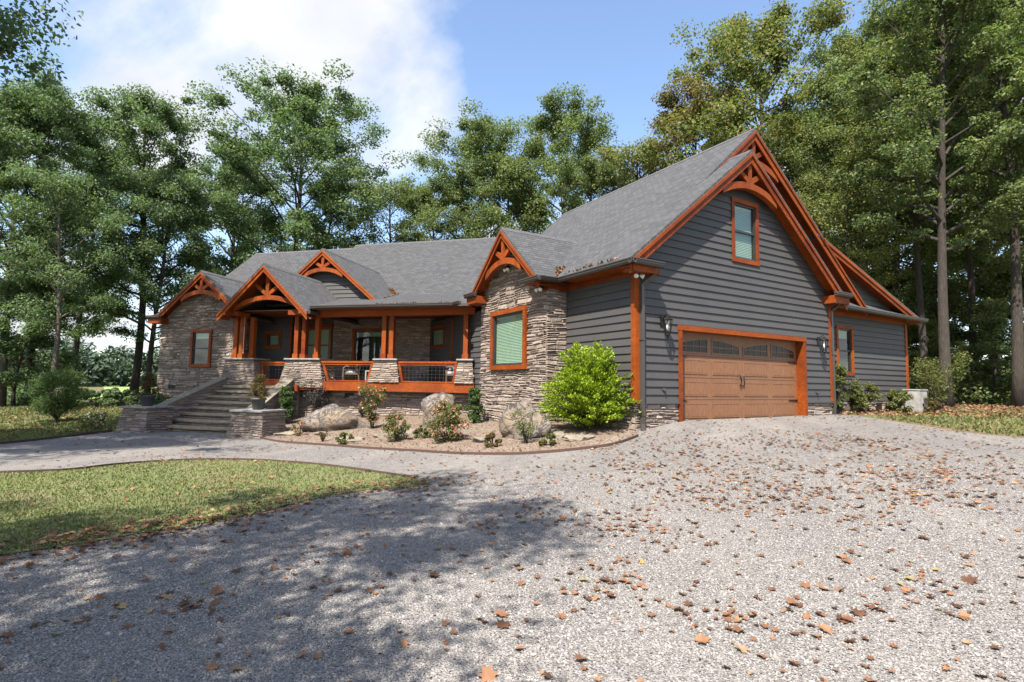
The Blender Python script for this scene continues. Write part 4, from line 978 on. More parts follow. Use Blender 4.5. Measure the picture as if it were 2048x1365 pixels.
tree_px('e', 100, 300, 29, 'leaf_dark', 'open tree with pale slanting trunk behind the young evergreen', GL, bark='bark_pale')
tree_px('u', 30, 560, 31, 'leaf_dark', 'low dense understory tree below the left tree row', GL, 1.2)
tree_px('b', 560, 138, 46, 'leaf_dark', 'largest round crowned tree rising behind the entry gable', GB, 1.12)
tree_px('a', 440, 260, 50, 'leaf_dark', 'dark tree filling the gap left of the largest tree', GB)
tree_px('c', 628, 330, 48, 'leaf_dark', 'tree at the right flank of the largest round crowned tree', GB)
tree_px('e', 775, 330, 44, 'leaf_mid', 'sparse thin branched tree behind the dormer ridge', GB)
tree_px('b', 935, 228, 52, 'leaf_mid', 'round green tree behind the main roof ridge', GB)
tree_px('a', 1120, 208, 54, 'leaf_mid', 'tall light green tree behind the bay gable', GB)
tree_px('c', 1030, 290, 50, 'leaf_mid', 'lower green tree between two tall ones behind the ridge', GB)
tree_px('c', 860, 330, 47, 'leaf_mid', 'low green tree left of the round tree behind the ridge', GB)
tree_px('c', 1195, 300, 48, 'leaf_mid', 'green tree beside the start of the garage ridge', GB)
tree_px('e', 1285, 246, 45, 'leaf_yellow', 'narrow yellow green tree above the garage roof', GB)
tree_px('a', 1390, 185, 46, 'leaf_autumn', 'reddish brown autumn tree behind the garage peak', GB)
tree_px('b', 1555, 4, 42, 'leaf_yellow', 'tallest yellow green tree directly behind the garage gable', GB)
WOODS = [('d', 1690, 90, 38, 'leaf_yellow', 'yellow green tall tree just right of the garage peak'), ('p', 1745, 10, 33, 'leaf_mid', 'slender tall tree above the rear shed roof'), ('a', 1640, 200, 47, 'leaf_mid', 'full green tree directly behind the right garage rake'),
 ('d', 1800, 30, 40, 'leaf_yellow', 'yellowish tall tree behind the end of the shed roof'), ('p', 1852, -40, 29, 'leaf_yellow', 'slim grey trunk beyond the utility box'), ('d', 1893, -120, 24, 'leaf_mid', 'thick dark trunk behind the loose light green bush'),
 ('p', 1945, -60, 31, 'leaf_mid', 'slim trunk next to the thick dark trunk in the woods'), ('b', 1990, 40, 38, 'leaf_yellow', 'broad yellowish tree deep in the right woods'), ('d', 2035, -150, 25, 'leaf_mid', 'thick trunk at the grass edge of the right woods'), ('a', 2110, -40, 29, 'leaf_mid', 'full green tree past the thick trunk at the grass edge'),
 ('b', 1880, 60, 48, 'leaf_mid', 'broad green tree far behind the thick dark trunk'), ('c', 1760, 250, 50, 'leaf_mid', 'medium tree far behind the rear shed roof'), ('p', 2000, -80, 44, 'leaf_mid', 'slender tree far back in the right woods'), ('e', 1715, 300, 30, 'leaf_yellow', 'open thin tree beside the rear shed roof'),
 ('u', 1905, 560, 33, 'leaf_mid', 'low tree behind the thick dark trunk'), ('u', 1985, 600, 29, 'leaf_mid', 'low tree between the two thick trunks of the woods'), ('u', 2045, 520, 34, 'leaf_mid', 'low tree behind the grass edge trunk'), ('u', 1790, 560, 46, 'leaf_mid', 'low tree behind the far corner of the house'),
 ('u', 1850, 640, 30, 'leaf_olive', 'olive green low tree beyond the utility box'), ('u', 2090, 640, 25, 'leaf_mid', 'low tree at the edge of the dry grass strip')]
for i, (k, px, top, dist, leaf, lab) in enumerate(WOODS):
    tree_px(k, px, top, dist, leaf, lab, GR, 1.15 if k == 'u' else 1.0)
# trees behind the viewer whose shade falls on the lawn, the path and the stone wing
SHADE = [('c', -20.5, 7, 1.0, 'left of the path'), ('a', -17.8, 3.6, .85, 'where the path leaves the driveway'), ('e', -4.9, -2.6, .74, 'behind the lawn island'), ('e', -4.6, -6.8, .7, 'at the driveway mouth'), ('e', -7.4, -4.0, .7, 'at the lower end of the lawn island'), ('c', 13.5, 1.0, .8, 'right of the gravel turnaround')]
for i, (k, x, y, s, where) in enumerate(SHADE):
    tree(k, x, y, s, i * 1.3, 'leaf_dark', 'shade tree outside the view, ' + where, 'shade trees along the driveway')

def bush(name, x, y, w, hgt_, leaf, label, cat='shrub', seed=0, clumps=30, per=110, size=.05, stems=10, shape='round', flower=None, nfl=0, group=None, stem_mat='bark', droop=0, aspect=.5, z=None):
    rng = np.random.default_rng(seed); z0 = h1(x, y) if z is None else z
    e = empty(name, (x, y, z0), label, cat, group); fr = WM[e.name]; mb = MB(); cen, rad = [], []
    for k in range(clumps):
        u = rng.random(); a = rng.random() * 6.283
        if shape == 'round': zz = hgt_ * (.12 + .82 * u); rr = w / 2 * math.sqrt(max(.05, 1 - (2 * (zz / hgt_) - .95) ** 2)) * rng.uniform(.35, .9)
        elif shape == 'upright': zz = hgt_ * (.08 + .9 * u); rr = w / 2 * (.75 - .45 * abs(u - .4)) * rng.uniform(.2, 1)
        elif shape == 'vase': zz = hgt_ * (.2 + .78 * u); rr = w / 2 * (.25 + .75 * u) * rng.uniform(.3, 1)
        else: zz = hgt_ * (.06 + .92 * u); rr = w / 2 * (1.05 - u) * rng.uniform(.3, 1)
        cen.append((rr * math.cos(a), rr * math.sin(a), zz)); rad.append(min(w, hgt_) * rng.uniform(.10, .2))
    for k in range(stems):
        c = cen[k % len(cen)]; mb.tube([(c[0] * .08, c[1] * .08, -.03), (c[0] * .4, c[1] * .4, c[2] * .55), c], [.012 + .006 * hgt_, .008 + .004 * hgt_, .003], 5, False)
    mb.build('stems', stem_mat, e, fr)
    V, Fq = leaf_cloud(rng, cen, rad, per, size, .8, droop, aspect); V[:, 2] = np.maximum(V[:, 2], .01)
    link_mesh('foliage', mesh_np('foliage', V, Fq), leaf, e, fr)
    if flower:
        V, Fq = leaf_cloud(rng, [cen[i % len(cen)] for i in range(nfl)], [rad[i % len(rad)] * 1.15 for i in range(nfl)], 9, size * 1.0, .5, 0, .9, .2)
        link_mesh('blossoms', mesh_np('blossoms', V, Fq), flower, e, fr)
    return e
# lime shrub with feathery arching twigs
def lime_shrub(x, y, w, hgt_):
    rng = np.random.default_rng(4); e = empty('lime_shrub', (x, y, h1(x, y)), 'large feathery lime green shrub at the garage corner', 'shrub'); fr = WM[e.name]; mb = MB(); P, T = [], []
    for k in range(330):
        a = rng.random() * 6.283; u = rng.random() ** .8; L = w / 2 * rng.uniform(.55, 1.12) * (1 - .62 * u ** 2.2)
        z0 = hgt_ * (.03 + .62 * u); rise = hgt_ * rng.uniform(.08, .30) * (.6 + u)
        d = np.array([math.cos(a), math.sin(a), 0]); p0 = d * .05 + [0, 0, z0 * .55]; p1 = d * L * .6 + [0, 0, z0 + rise * .75]; p2 = d * L + [0, 0, z0 + rise * .85]
        if k % 2 == 0: mb.tube([p0, p1, p2], [.014, .008, .002], 4, False)
        t = rng.uniform(.22, 1, 130)[:, None]; q = (1 - t) ** 2 * p0 + 2 * t * (1 - t) * p1 + t * t * p2
        q = q + rng.normal(size=q.shape) * [.055, .055, .028] * (1.25 - .6 * t); P.append(q); T.append(np.repeat((p2 - p0)[None], len(q), 0))
    P, T = np.concatenate(P), np.concatenate(T); n = len(P); P[:, 2] = np.maximum(P[:, 2], .03)
    T = T / np.linalg.norm(T, axis=1)[:, None] + rng.normal(size=(n, 3)) * .55; T /= np.linalg.norm(T, axis=1)[:, None]
    up = rng.normal(size=(n, 3)) * .45 + [0, 0, 1]; s = np.cross(T, up); s /= np.linalg.norm(s, axis=1)[:, None]; L = rng.uniform(.04, .075, n)[:, None]
    V = np.stack([P - T * L * .5, P + s * L * .28, P + T * L * .6, P - s * L * .28], 1).reshape(-1, 3)
    mb.build('stems', 'bark', e, fr); link_mesh('foliage', mesh_np('foliage', V, np.arange(n * 4).reshape(-1, 4)), 'leaf_lime', e, fr)
lx, ly = px_ground(1162, 872); lime_shrub(lx + .1, ly + .75, 2.5, 2.02)
def gp(px, py, back=0.0):
    x, y = px_ground(px, py); d = np.array([x, y]) / math.hypot(x, y); return x + d[0] * back, y + d[1] * back
GS = 'shrubs in the stone edged front bed'
for args in [
  ('boxwood_shrub', 569, 852, .78, 1.32, 'leaf_shrub', 'upright dark green shrub beside the stair side wall', 1, 'upright', None, 0, .06, 44, 170),
  ('smoke_shrub', 640, 838, 1.6, 1.45, 'leaf_grey', 'sparse grey purple shrub below the deck beam end', 2, 'vase', None, 0, .06, 46, 70),
  ('rose_bush', 744, 862, 1.0, 1.35, 'leaf_olive', 'tall flowering rose bush right of the long low boulder', 3, 'vase', 'petal_pink', 34, .055, 34, 95),
  ('rose_bush', 793, 887, .75, .72, 'leaf_olive', 'low rose bush at the edging below the tall flowering one', 4, 'round', 'petal_pink', 14, .05, 28, 95),
  ('rose_bush', 893, 890, 1.1, 1.0, 'leaf_olive', 'wide pink flowering rose bush in front of the upright boulder', 5, 'round', 'petal_pink', 44, .055, 40, 105),
  ('boxwood_shrub', 948, 850, .68, 1.05, 'leaf_shrub', 'narrow green shrub at the left foot of the stone bay', 6, 'upright', None, 0, .06, 36, 150),
  ('boxwood_shrub', 1008, 842, 1.1, 1.12, 'leaf_olive', 'loose green shrub under the bay window', 7, 'vase', None, 0, .06, 40, 140),
  ('wiry_shrub', 1052, 894, .8, .74, 'leaf_olive', 'sparse wiry shrub in front of the rounded boulder', 8, 'vase', None, 0, .04, 26, 45),
  ('ground_cover_plant', 690, 892, .55, .30, 'leaf_olive', 'low spreading plant beside the flagstone at the edging', 51, 'round', None, 0, .05, 22, 80),
  ('ground_cover_plant', 845, 880, .60, .35, 'leaf_olive', 'low green plant between the two rose bushes', 52, 'round', 'petal_pink', 5, .05, 22, 80),
  ('ground_cover_plant', 985, 898, .50, .30, 'leaf_bronze', 'low bronze plant left of the rounded boulder', 53, 'round', None, 0, .05, 20, 70),
  ('ground_cover_plant', 1098, 896, .50, .26, 'leaf_olive', 'low plant at the edging below the lime shrub', 54, 'round', None, 0, .05, 20, 70),
  ('ground_cover_plant', 905, 842, .60, .45, 'leaf_shrub', 'low green plant behind the upright boulder', 55, 'round', None, 0, .05, 22, 90),
  ('ground_cover_plant', 725, 838, .60, .40, 'leaf_grey', 'small grey plant against the porch foundation', 56, 'vase', None, 0, .05, 20, 60),
  ('rose_bush', 598, 874, .55, .45, 'leaf_olive', 'tiny pink flowering plant by the stair foot', 9, 'round', 'petal_pink', 8, .04, 14, 50),
  ('wiry_shrub', 645, 886, .32, .30, 'leaf_bronze', 'tiny bronze tuft before the long low boulder', 10, 'vase', None, 0, .04, 12, 40)]:
    nm, px, py, w, hh_, lf, lab, sd, sh, fl, nf, sz, cl, per = args
    x, y = gp(px, py, w * .35); bush(nm, x, y, w, hh_, lf, lab, 'shrub', sd, cl, per, sz, 10, sh, fl, nf, GS)
for px, py, w, hh_, lf, lab, sd, sh in [(1680, 828, .6, 1.5, 'leaf_olive', 'tall thin shrub beside the right downspout', 21, 'upright'), (1727, 826, 1.0, 1.1, 'leaf_olive', 'leafy shrub under the small rear window', 22, 'round'),
                                     (1797, 826, .9, .75, 'leaf_olive', 'low shrub at the far corner board', 23, 'round'), (1880, 822, 2.0, 2.0, 'leaf_olive', 'loose light green bush at the woods edge', 24, 'vase'),
                                     (1855, 826, .9, .5, 'leaf_bronze', 'low bronze bush beside the grey utility box', 25, 'round')]:
    x, y = gp(px, py, .1); bush('garden_shrub', x, y, w, hh_, lf, lab, 'shrub', sd, 36, 120, .07, 12, sh, None, 0, 'shrubs along the rear garage wall')
x, y = gp(190, 862, .3); bush('rose_bush', x, y, 1.0, .62, 'leaf_olive', 'white flowering bush left of the left stair pier', 'shrub', 31, 26, 80, .05, 10, 'round', 'petal_white', 16)
bush('garden_shrub', -18.4, 16.6, 1.3, 1.1, 'leaf_shrub', 'bright green shrub behind the left stair pier', 'shrub', 32, 30, 130, .07, 10, 'round')
bush('garden_shrub', -17.6, 17.3, .9, .95, 'leaf_shrub', 'green shrub against the stone wing beside the stairs', 'shrub', 36, 30, 130, .06, 10, 'round')
for i, (px, dist, w, hh_) in enumerate([(205, 29, 3.2, 1.0), (165, 30, 2.6, .95), (245, 31, 2.4, 1.0)]):
    x, y = at(px, dist); bush('hedge_shrub', x, y, w, hh_, 'leaf_dark', ['widest dark hedge shrub at the edge of the field', 'dark hedge shrub behind the young evergreen', 'dark hedge shrub below the twin trunk tree'][i], 'shrub', 40 + i, 44, 140, .12, 8, 'round', None, 0, 'hedge along the field')
x, y = gp(112, 846, .2); e = bush('young_cypress', x, y, 2.1, 2.05, 'leaf_shrub', 'young bushy evergreen tree on the left lawn', 'tree', 33, 110, 190, .075, 24, 'round', droop=.5, aspect=.3, z=h1(x, y) + .18)
MB().tube([(0, 0, -.25), (0, 0, .9)], [.06, .03], 8).build('trunk', 'bark', e, WM[e.name])
def potted(x, y, z, label, seed):
    e = empty('potted_conifer', (x, y, z), label, 'potted plant', 'potted conifers on the stair piers'); fr = WM[e.name]
    MB().lathe([(.0, .0), (.155, .0), (.165, .02), (.205, .30), (.235, .31), (.235, .37), (.20, .37), (.19, .33), (0, .33)], 20).build('pot', 'pot', e, fr, True)
    rng = np.random.default_rng(seed); cen = []; rad = []
    for k in range(60):
        u = rng.random(); a = rng.random() * 6.28; rr = .36 * (1 - .72 * u) * rng.uniform(.3, 1); cen.append((rr * math.cos(a), rr * math.sin(a), .40 + .66 * u)); rad.append(.10)
    V, Fq = leaf_cloud(rng, cen, rad, 90, .05, 1.0, -.6, .3); link_mesh('foliage', mesh_np('foliage', V, Fq), 'leaf_bronze', e, fr)
potted(-16.47, 14.62, .625, 'bronze dwarf conifer in black pot on the left stair pier', 1)
potted(-12.0, 14.55, .625, 'bronze dwarf conifer in black pot on the right stair pier', 2)

# ------------------------------------------------------------------ boulders and flat stones
def rock(name, x, y, sx, sy, sz, label, cat, seed, rz=0, sink=.12, material='boulder', group=None, dz=0):
    bm = bmesh.new(); bmesh.ops.create_icosphere(bm, subdivisions=4, radius=1.0); rd = random.Random(seed)
    planes = [(Vector((rd.uniform(-1, 1), rd.uniform(-1, 1), rd.uniform(-.3, 1))).normalized(), rd.uniform(.42, .8)) for _ in range(17)]
    from mathutils import noise as mn
    for v_ in bm.verts:
        p = v_.co.copy()
        for n_, d in planes:
            k = p.dot(n_)
            if k > d: p -= n_ * (k - d) * .98
        p += v_.normal * (mn.noise(p * 1.6 + Vector((seed * 3.1, 0, 0))) * .16 + mn.noise(p * 4 + Vector((0, seed, 0))) * .075 + (.5 - abs(mn.noise(p * 3.1 + Vector((seed, 1, 2))))) * .07 + mn.noise(p * 13) * .022)
        v_.co = Vector((p.x * sx, p.y * sy, p.z * sz))
    me = bpy.data.meshes.new(name); bm.to_mesh(me); bm.free(); me.polygons.foreach_set('use_smooth', np.ones(len(me.polygons), bool))
    o = link_mesh(name, me, material, None, frame(Vector((x, y, h1(x, y) + sz * (1 - sink) * .72 + dz)), rz)); return tag(o, label, cat, group)
for px, py, sx, sy, sz, lab, sd, rz in [(672, 866, 1.25, .8, .55, 'long low grey boulder below the deck beam', 3, 0), (878, 858, .82, .65, .80, 'upright grey boulder under the porch rail', 8, 20), (1036, 882, 1.0, .66, .58, 'rounded tan grey boulder beside the lime shrub', 13, -30)]:
    x, y = gp(px, py, sy); rock('boulder', x, y, sx, sy, sz, lab, 'boulder', sd, rz, .16)
for px, py, sx, sy, lab, sd in [(575, 872, .45, .4, 'flat tan flagstone beside the stair pier', 21), (708, 884, .60, .35, 'flat tan flagstone before the long low boulder', 22), (1165, 884, .55, .3, 'angular tan flagstone below the lime shrub', 23), (640, 872, .38, .26, 'small flat flagstone left of the long low boulder', 26), (1120, 876, .42, .25, 'flat flagstone between boulder and lime shrub', 27), (755, 878, .34, .22, 'small flagstone under the tall rose bush', 28), (965, 886, .45, .28, 'flat pale flagstone between the rose bushes', 24), (820, 868, .4, .3, 'flat flagstone behind the low rose bush', 25)]:
    x, y = gp(px, py, .2); rock('flagstone', x, y, sx, sy, .10, lab, 'stone', sd, sd * 17, .3, 'coping_stone', 'flagstones in the front bed')
def strip(name, pts, label, hgt_=.10):
    mb = MB(); pts = [Vector((*p, h1(*p))) for p in pts]
    for a, b_ in zip(pts, pts[1:]): mb.beam(a + Vector((0, 0, .02)), b_ + Vector((0, 0, .02)), .025, hgt_)
    return tag(mb.build(name, 'edging'), label, 'edging')
def dense(pts, k=4):
    out = []
    for i in range(len(pts) - 1):
        p0, p1, p2, p3 = [Vector(pts[min(max(j, 0), len(pts) - 1)]) for j in (i - 1, i, i + 1, i + 2)]
        for t in range(k):
            u = t / k; out.append(tuple(.5 * ((2 * p1) + (p2 - p0) * u + (2 * p0 - 5 * p1 + 4 * p2 - p3) * u * u + (3 * p1 - p0 - 3 * p2 + p3) * u ** 3)))
    return out + [tuple(pts[-1])]
strip('bed_edging', dense(EDGE), 'brown edging strip curving round the front bed', .065)
strip('lawn_edging', dense(LAWN[:13]), 'dark edging strip between the gravel path and the lawn', .055)
strip('path_edging', dense([px_ground(*p) for p in [(0, 889), (60, 883), (120, 876), (180, 868), (224, 863)]]), 'dark edging strip along the far side of the path', .08)
# utility box, porch furniture
e = empty('utility_box', (*gp(1832, 826, .3), h1(*gp(1832, 826, .3))), 'weathered grey utility box at the far corner of the house', 'utility box', rz=45); fr = WM[e.name]
MB().box(-.26, .26, -.24, .24, 0, .74).build('cabinet', 'weathered_box', e, fr); MB().box(-.28, .28, -.26, .26, .741, .78).build('lid', 'weathered_box', e, fr); MB().box(-.4, .4, -.4, .4, -.1, .0).build('base', 'cap_stone', e, fr)
def chair(x, y, rz, label):
    e = empty('wicker_chair', (x, y, 1.54), label, 'chair', 'wicker chairs on the porch', rz); fr = WM[e.name]
    MB().box(-.32, .32, -.30, .30, .30, .38).build('seat', 'wicker', e, fr)
    MB().add([(-.32, .24, .38), (.32, .24, .38), (.32, .32, .38), (-.32, .32, .38), (-.30, .36, .92), (.30, .36, .92), (.28, .42, .90), (-.28, .42, .90)], [(0, 1, 5, 4), (1, 2, 6, 5), (2, 3, 7, 6), (3, 0, 4, 7), (4, 5, 6, 7)]).build('backrest', 'wicker', e, fr)
    for s in (-1, 1):
        MB().tube([(s * .34, -.30, .02), (s * .35, -.30, .55), (s * .35, -.22, .62), (s * .35, .22, .62), (s * .33, .34, .70)], .028, 8).build('arm', 'wicker', e, fr)
        MB().tube([(s * .30, .30, 0), (s * .30, .28, .32)], .022, 6).build('leg', 'wicker', e, fr)
    MB().box(-.28, .28, -.26, .24, .381, .50).build('seat_cushion', 'cushion', e, fr); MB().beam((0, .18, .52), (0, .27, .84), .5, .12, (0, -1, .2)).build('back_cushion', 'cushion', e, fr)
chair(-7.0, 19.1, 55, 'brown wicker chair with patterned cushion behind the right railing'); chair(-11.6, 19.3, -60, 'wicker chair with patterned cushion behind the left railing')
e = empty('porch_table', (-10.2, 19.0, 1.54), 'low pale framed table behind the left railing', 'table'); fr = WM[e.name]
MB().box(-.45, .45, -.3, .3, .42, .46).build('table_top', 'weathered_box', e, fr)
for sx in (-1, 1):
    for sy in (-1, 1): MB().box(sx * .42 - .025, sx * .42 + .025, sy * .27 - .025, sy * .27 + .025, 0, .419).build('leg', 'weathered_box', e, fr)
mb = MB()
for k in range(26): mb.lathe([(0, .014), (.012, .008), (.012, -.008), (0, -.014)], 6, (-15.70, 18.0, 2.62 + k * .042))
mb.tube([(-15.70, 18.0, 2.60), (-15.70, 18.0, 4.09)], .003, 4); tag(mb.build('string_light', 'bead'), 'string of small white bulbs hanging beside the left entry columns', 'string light')

# ------------------------------------------------------------------ loose ground cover
rng = np.random.default_rng(99)
GA, LA, BA = np.array(GRAVEL), np.array(LAWN), np.array(BED)
FH = np.array([-math.sin(YAW), math.cos(YAW)]); RH = np.array([math.cos(YAW), math.sin(YAW)])
def view_points(n, d0, d1, power=1.0, spread=1.0):   # ground points spread over the wedge the photograph sees
    d = d0 * (d1 / d0) ** (rng.random(n) ** power); s = rng.uniform(-1, 1, n) * spread * d
    return FH * d[:, None] + RH * s[:, None]
def inst(base_v, base_f, P, scale, rot, squash=None):
    bv, bf = np.asarray(base_v, float), np.asarray(base_f); n, k = len(P), len(bv)
    V = np.einsum('nij,kj->nki', rot, bv) * np.asarray(scale).reshape(n, 1, -1) + P[:, None]
    F_ = (bf[None] + (np.arange(n) * k)[:, None, None]).reshape(-1, bf.shape[1]); return V.reshape(-1, 3), F_
def rand_rot(n, tilt):
    a = rng.random(n) * 6.283; tx, ty = rng.normal(size=n) * tilt, rng.normal(size=n) * tilt
    c, s = np.cos(a), np.sin(a); Rz = np.zeros((n, 3, 3)); Rz[:, 0, 0] = c; Rz[:, 0, 1] = -s; Rz[:, 1, 0] = s; Rz[:, 1, 1] = c; Rz[:, 2, 2] = 1
    T = np.tile(np.eye(3), (n, 1, 1)); T[:, 0, 2] = tx; T[:, 2, 0] = -tx; T[:, 1, 2] = ty; T[:, 2, 1] = -ty
    return T @ Rz
# gravel pebbles near the viewer
P = view_points(260000, 2.3, 8.5, .75, 1.02); P = P[in_poly(P, GA) & ~in_poly(P, LA) & ~in_poly(P, BA)]
n = len(P); sz = rng.uniform(.0035, .009, n) * (1 + .8 * (rng.random(n) > .97)); z = hgt(P) + sz * .25
octv = [(1, 0, 0), (0, 1, 0), (-1, 0, 0), (0, -1, 0), (.1, .1, .75), (0, 0, -.6)]; octf = [(0, 1, 4), (1, 2, 4), (2, 3, 4), (3, 0, 4)]
V, Fq = inst(octv, octf, np.c_[P, z], np.c_[sz, sz * rng.uniform(.6, 1, n), sz * rng.uniform(.6, 1, n)], rand_rot(n, .35))
tag(link_mesh('gravel', mesh_np('gravel', V, Fq), 'pebble'), 'loose grey gravel of the driveway', kind='stuff')
# grass
def blades(n, poly, d0, d1, hmin, hmax, name, label, extra=None, wd=.006):
    P = view_points(n, d0, d1, .8, 1.05); P = P[in_poly(P, np.array(poly))]; P = P + rng.normal(size=P.shape) * .07
    n = len(P); z = hgt(P) + .0; a = rng.random(n) * 6.283; H = rng.uniform(hmin, hmax, n); w = wd * (1 + np.linalg.norm(P, axis=1) * .10)
    dx, dy = np.cos(a), np.sin(a); ln = rng.normal(size=(n, 2)) * .5 * H[:, None]
    V = np.stack([np.c_[P[:, 0] - dx * w, P[:, 1] - dy * w, z], np.c_[P[:, 0] + dx * w, P[:, 1] + dy * w, z], np.c_[P[:, 0] + ln[:, 0], P[:, 1] + ln[:, 1], z + H]], 1).reshape(-1, 3)
    tag(link_mesh(name, mesh_np(name, V, np.arange(n * 3).reshape(-1, 3)), 'grass_blade'), label, kind='stuff')
blades(170000, LAWN, 3.0, 14, .02, .055, 'grass', 'short patchy grass of the lawn island')
LEFTLAWN = [px_ground(*p) for p in [(0, 886), (100, 875), (225, 860)]] + [(-17.6, 16.5), (-24, 24), (-40, 30), (-40, 12)]
blades(120000, LEFTLAWN, 12, 34, .03, .08, 'grass', 'grass of the left lawn beyond the path', wd=.01)
RIGHTLAWN = [px_ground(*p) for p in [(1740, 834), (1820, 846), (1920, 862), (2040, 874)]] + [(14, 15), (22, 22), (14, 24), (9, 21)]
blades(60000, RIGHTLAWN, 10, 30, .03, .08, 'grass', 'dry grass strip beside the right woods', wd=.01)
# fallen leaves
def leaf_shape(seed):
    rd = random.Random(seed); pts = []
    for k in range(14):
        a = 2 * math.pi * k / 14; r = (1.0 if k % 2 == 0 else .56) * (1.15 if k == 0 else 1) * rd.uniform(.85, 1.1); pts.append((r * math.cos(a), r * .85 * math.sin(a), (rd.uniform(-.03, .12) + .30 * abs(math.sin(a + seed)) ** 2) * r))
    return [(0, 0, .0)] + pts, [(0, 1 + k, 1 + (k + 1) % 14) for k in range(14)]
LS = [leaf_shape(s) for s in range(5)]; LM = []
for v_, f_ in LS:
    me = mesh_np('fallen_leaf', v_, f_); me.materials.append(MATS['dry_leaf']); LM.append(me)
P0 = view_points(2300, 2.4, 26, .75, 1.02)
cl = view_points(250, 3.2, 25, .55, 1.0); P1 = np.repeat(cl, rng.integers(4, 42, len(cl)), axis=0); P1 = P1 + rng.normal(size=P1.shape) * (.10 + .028 * np.linalg.norm(P1, axis=1))[:, None]
c2 = np.array([px_ground(rng.uniform(1180, 2040), rng.uniform(850, 1010)) for _ in range(75)]); P2 = np.repeat(c2, rng.integers(12, 60, len(c2)), axis=0); P2 = P2 + rng.normal(size=P2.shape) * [.42, .3]
P = np.concatenate([P0, P1, P2])
lat = (P @ RH) / (P @ FH); P = P[rng.random(len(P)) < np.clip(.68 + .3 * lat, .42, .95)]
LE = np.array(LAWN[13:25]); Q = LE[rng.integers(0, len(LE) - 1, 900)] + rng.normal(size=(900, 2)) * .28; P = np.concatenate([P, Q])
inl = in_poly(P, LA); ing = in_poly(P, GA); inb = in_poly(P, BA)
P = P[(ing | inl) & ~inb]; P = P[np.linalg.norm(P, axis=1) > 2.4]; inl = in_poly(P, LA)
z = hgt(P) + .012 + .03 * inl; sz = rng.uniform(.013, .043, len(P)) * (1 + .6 * (rng.random(len(P)) > .9)); big = np.argsort(-sz / np.linalg.norm(P, axis=1))
rot = rand_rot(len(P), .2); ind = set(big[:290].tolist())
for i in big[:290]:
    o = bpy.data.objects.new('fallen_leaf', LM[i % 5]); COL.objects.link(o)
    m4 = Matrix([[*(rot[i][r] * sz[i]), 0] for r in range(3)] + [[0, 0, 0, 1]]); m4.translation = (P[i][0], P[i][1], z[i]); attach(o, None, m4)
    tag(o, 'dry brown curled leaf lying on the lawn grass' if inl[i] else 'dry brown curled leaf lying on the grey gravel', 'leaf', 'fallen leaves on the lawn' if inl[i] else 'fallen leaves on the gravel')
rest = np.array([i for i in range(len(P)) if i not in ind])
V, Fq = inst(*LS[0], np.c_[P, z][rest], sz[rest][:, None], rot[rest])
tag(link_mesh('leaf_litter', mesh_np('leaf_litter', V, Fq), 'dry_leaf'), 'smaller dry leaves scattered over the gravel and lawn', kind='stuff')
Q = rng.uniform((-13, 10), (0, 18.3), (9000, 2)); Q = Q[in_poly(Q, BA)][:1500]
V, Fq = inst(*LS[3], np.c_[Q, hgt(Q) + .035], rng.uniform(.015, .035, (len(Q), 1)), rand_rot(len(Q), .4))
tag(link_mesh('leaf_litter', mesh_np('leaf_litter', V, Fq), 'dry_leaf'), 'small dry leaves lying in the front bed', kind='stuff')
P = view_points(60000, 16, 45, .9, 1.1); lat = (P @ RH) / (P @ FH); P = P[((lat > .62) & ~in_poly(P, GA)) | ((lat < -.6) & (rng.random(len(P)) < .25) & ~in_poly(P, GA))][:9000]
V, Fq = inst(*LS[1], np.c_[P, hgt(P) + .02], rng.uniform(.04, .08, (len(P), 1)), rand_rot(len(P), .35))
tag(link_mesh('leaf_litter', mesh_np('leaf_litter', V, Fq), 'dry_leaf'), 'brown leaf litter on the woodland floor', kind='stuff')
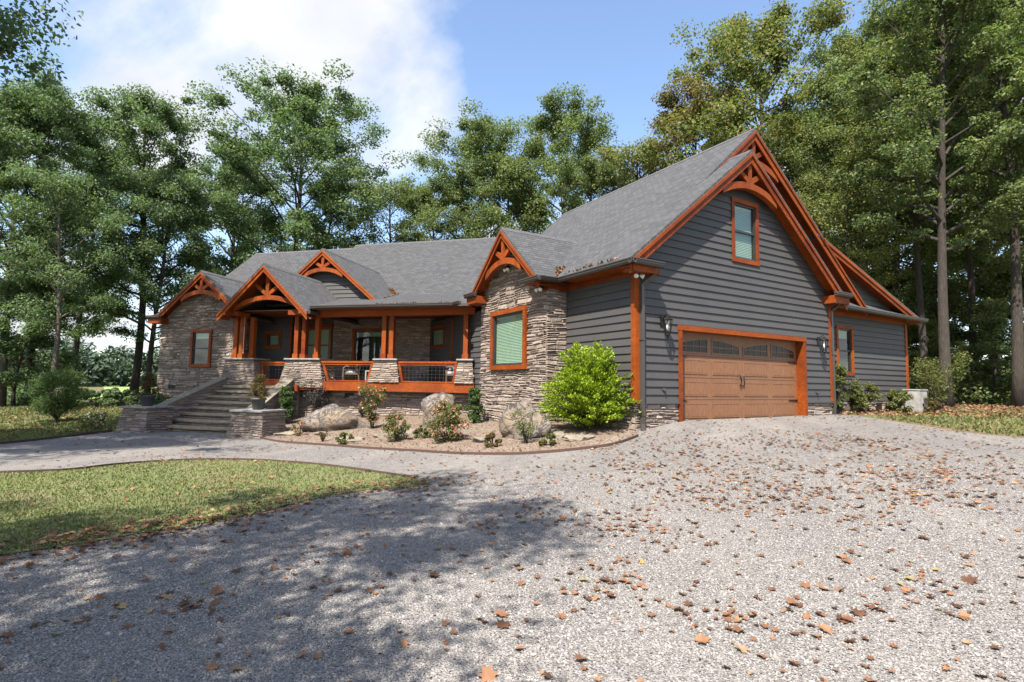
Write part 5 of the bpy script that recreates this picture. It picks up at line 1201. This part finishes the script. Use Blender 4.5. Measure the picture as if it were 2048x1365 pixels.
# leaves caught in the roof valleys
def caught(fr, a, b_, n, sp, zf, label):
    a, b_ = np.array(a, float), np.array(b_, float); t = rng.random(n)[:, None]; Q = a + (b_ - a) * t + rng.normal(size=(n, 2)) * sp
    Q = np.c_[Q, [zf(*q) + .02 for q in Q]]
    V, Fq = inst(*LS[2], Q, rng.uniform(.025, .05, (n, 1)), rand_rot(n, .6)); o = link_mesh('roof_leaves', mesh_np('roof_leaves', V, Fq), 'dry_leaf', None, fr); tag(o, label, kind='stuff')
zg = lambda v_, g_: max(4.40 + s2 * (v_ + .45), bz - bs * abs(g_ - 4.47) if v_ > -1 and g_ < 4.47 else 0)
zm_roof = lambda x, y: max(dz_ - ds * abs(x - dc), bzz + .83 * (y - by), 4.365 + .237 * (y - 17.5))
caught(FG, (-.36, 2.52), (-.05, 2.85), 110, .05, zg, 'dry leaves caught in the valley beside the bay gable'); caught(FG, (-.40, .1), (-.40, 2.2), 45, .02, zg, 'dry leaves along the garage gutter')
caught(FM, (-12.65, 24.35), (-11.95, 23.7), 170, .07, zm_roof, 'dry leaves heaped in the valley beside the dormer'); caught(FM, (-11.95, 23.7), (-11.3, 21.2), 50, .06, zm_roof, 'dry leaves at the foot of the dormer')
caught(FM, (-9.8, 17.62), (-6.7, 17.62), 110, .05, zm_roof, 'dry leaves along the porch gutter')

# ------------------------------------------------------------------ far woods and undergrowth
cen, rad = [], []
for k in range(420):
    a = math.radians(rng.uniform(-95, 80)); r = rng.uniform(170, 215); dirv = FH * math.cos(a) + RH * math.sin(a); top = rng.uniform(7, 13)
    for q in range(3): cen.append((dirv[0] * r + rng.normal() * 3, dirv[1] * r + rng.normal() * 3, -1 + top * (q + .5) / 3)); rad.append(rng.uniform(2.5, 4.5))
V, Fq = leaf_cloud(rng, cen, rad, 150, 1.5, .9); tag(link_mesh('distant_wood', mesh_np('distant_wood', V, Fq), 'distant_leaf'), 'far green treeline beyond the field', kind='stuff')
def thicket(name, label, px0, px1, d0, d1, n, hmax, leaf, size=.16):
    cen, rad = [], []
    for k in range(n):
        x, y = at(rng.uniform(px0, px1), rng.uniform(d0, d1)); cen.append((x, y, h1(x, y) + rng.uniform(.1, hmax) * rng.random())); rad.append(rng.uniform(.4, .9))
    V, Fq = leaf_cloud(rng, cen, rad, 120, size, .8); tag(link_mesh(name, mesh_np(name, V, Fq), leaf), label, kind='stuff')
thicket('undergrowth', 'dark undergrowth at the foot of the right woods', 1825, 2300, 27, 42, 330, 2.6, 'leaf_mid')
thicket('undergrowth', 'dark undergrowth below the left tree row', -120, 95, 32, 44, 150, 2.2, 'leaf_dark')
thicket('undergrowth', 'green thicket behind the rear of the house', 1640, 1900, 44, 56, 160, 5.0, 'leaf_mid')
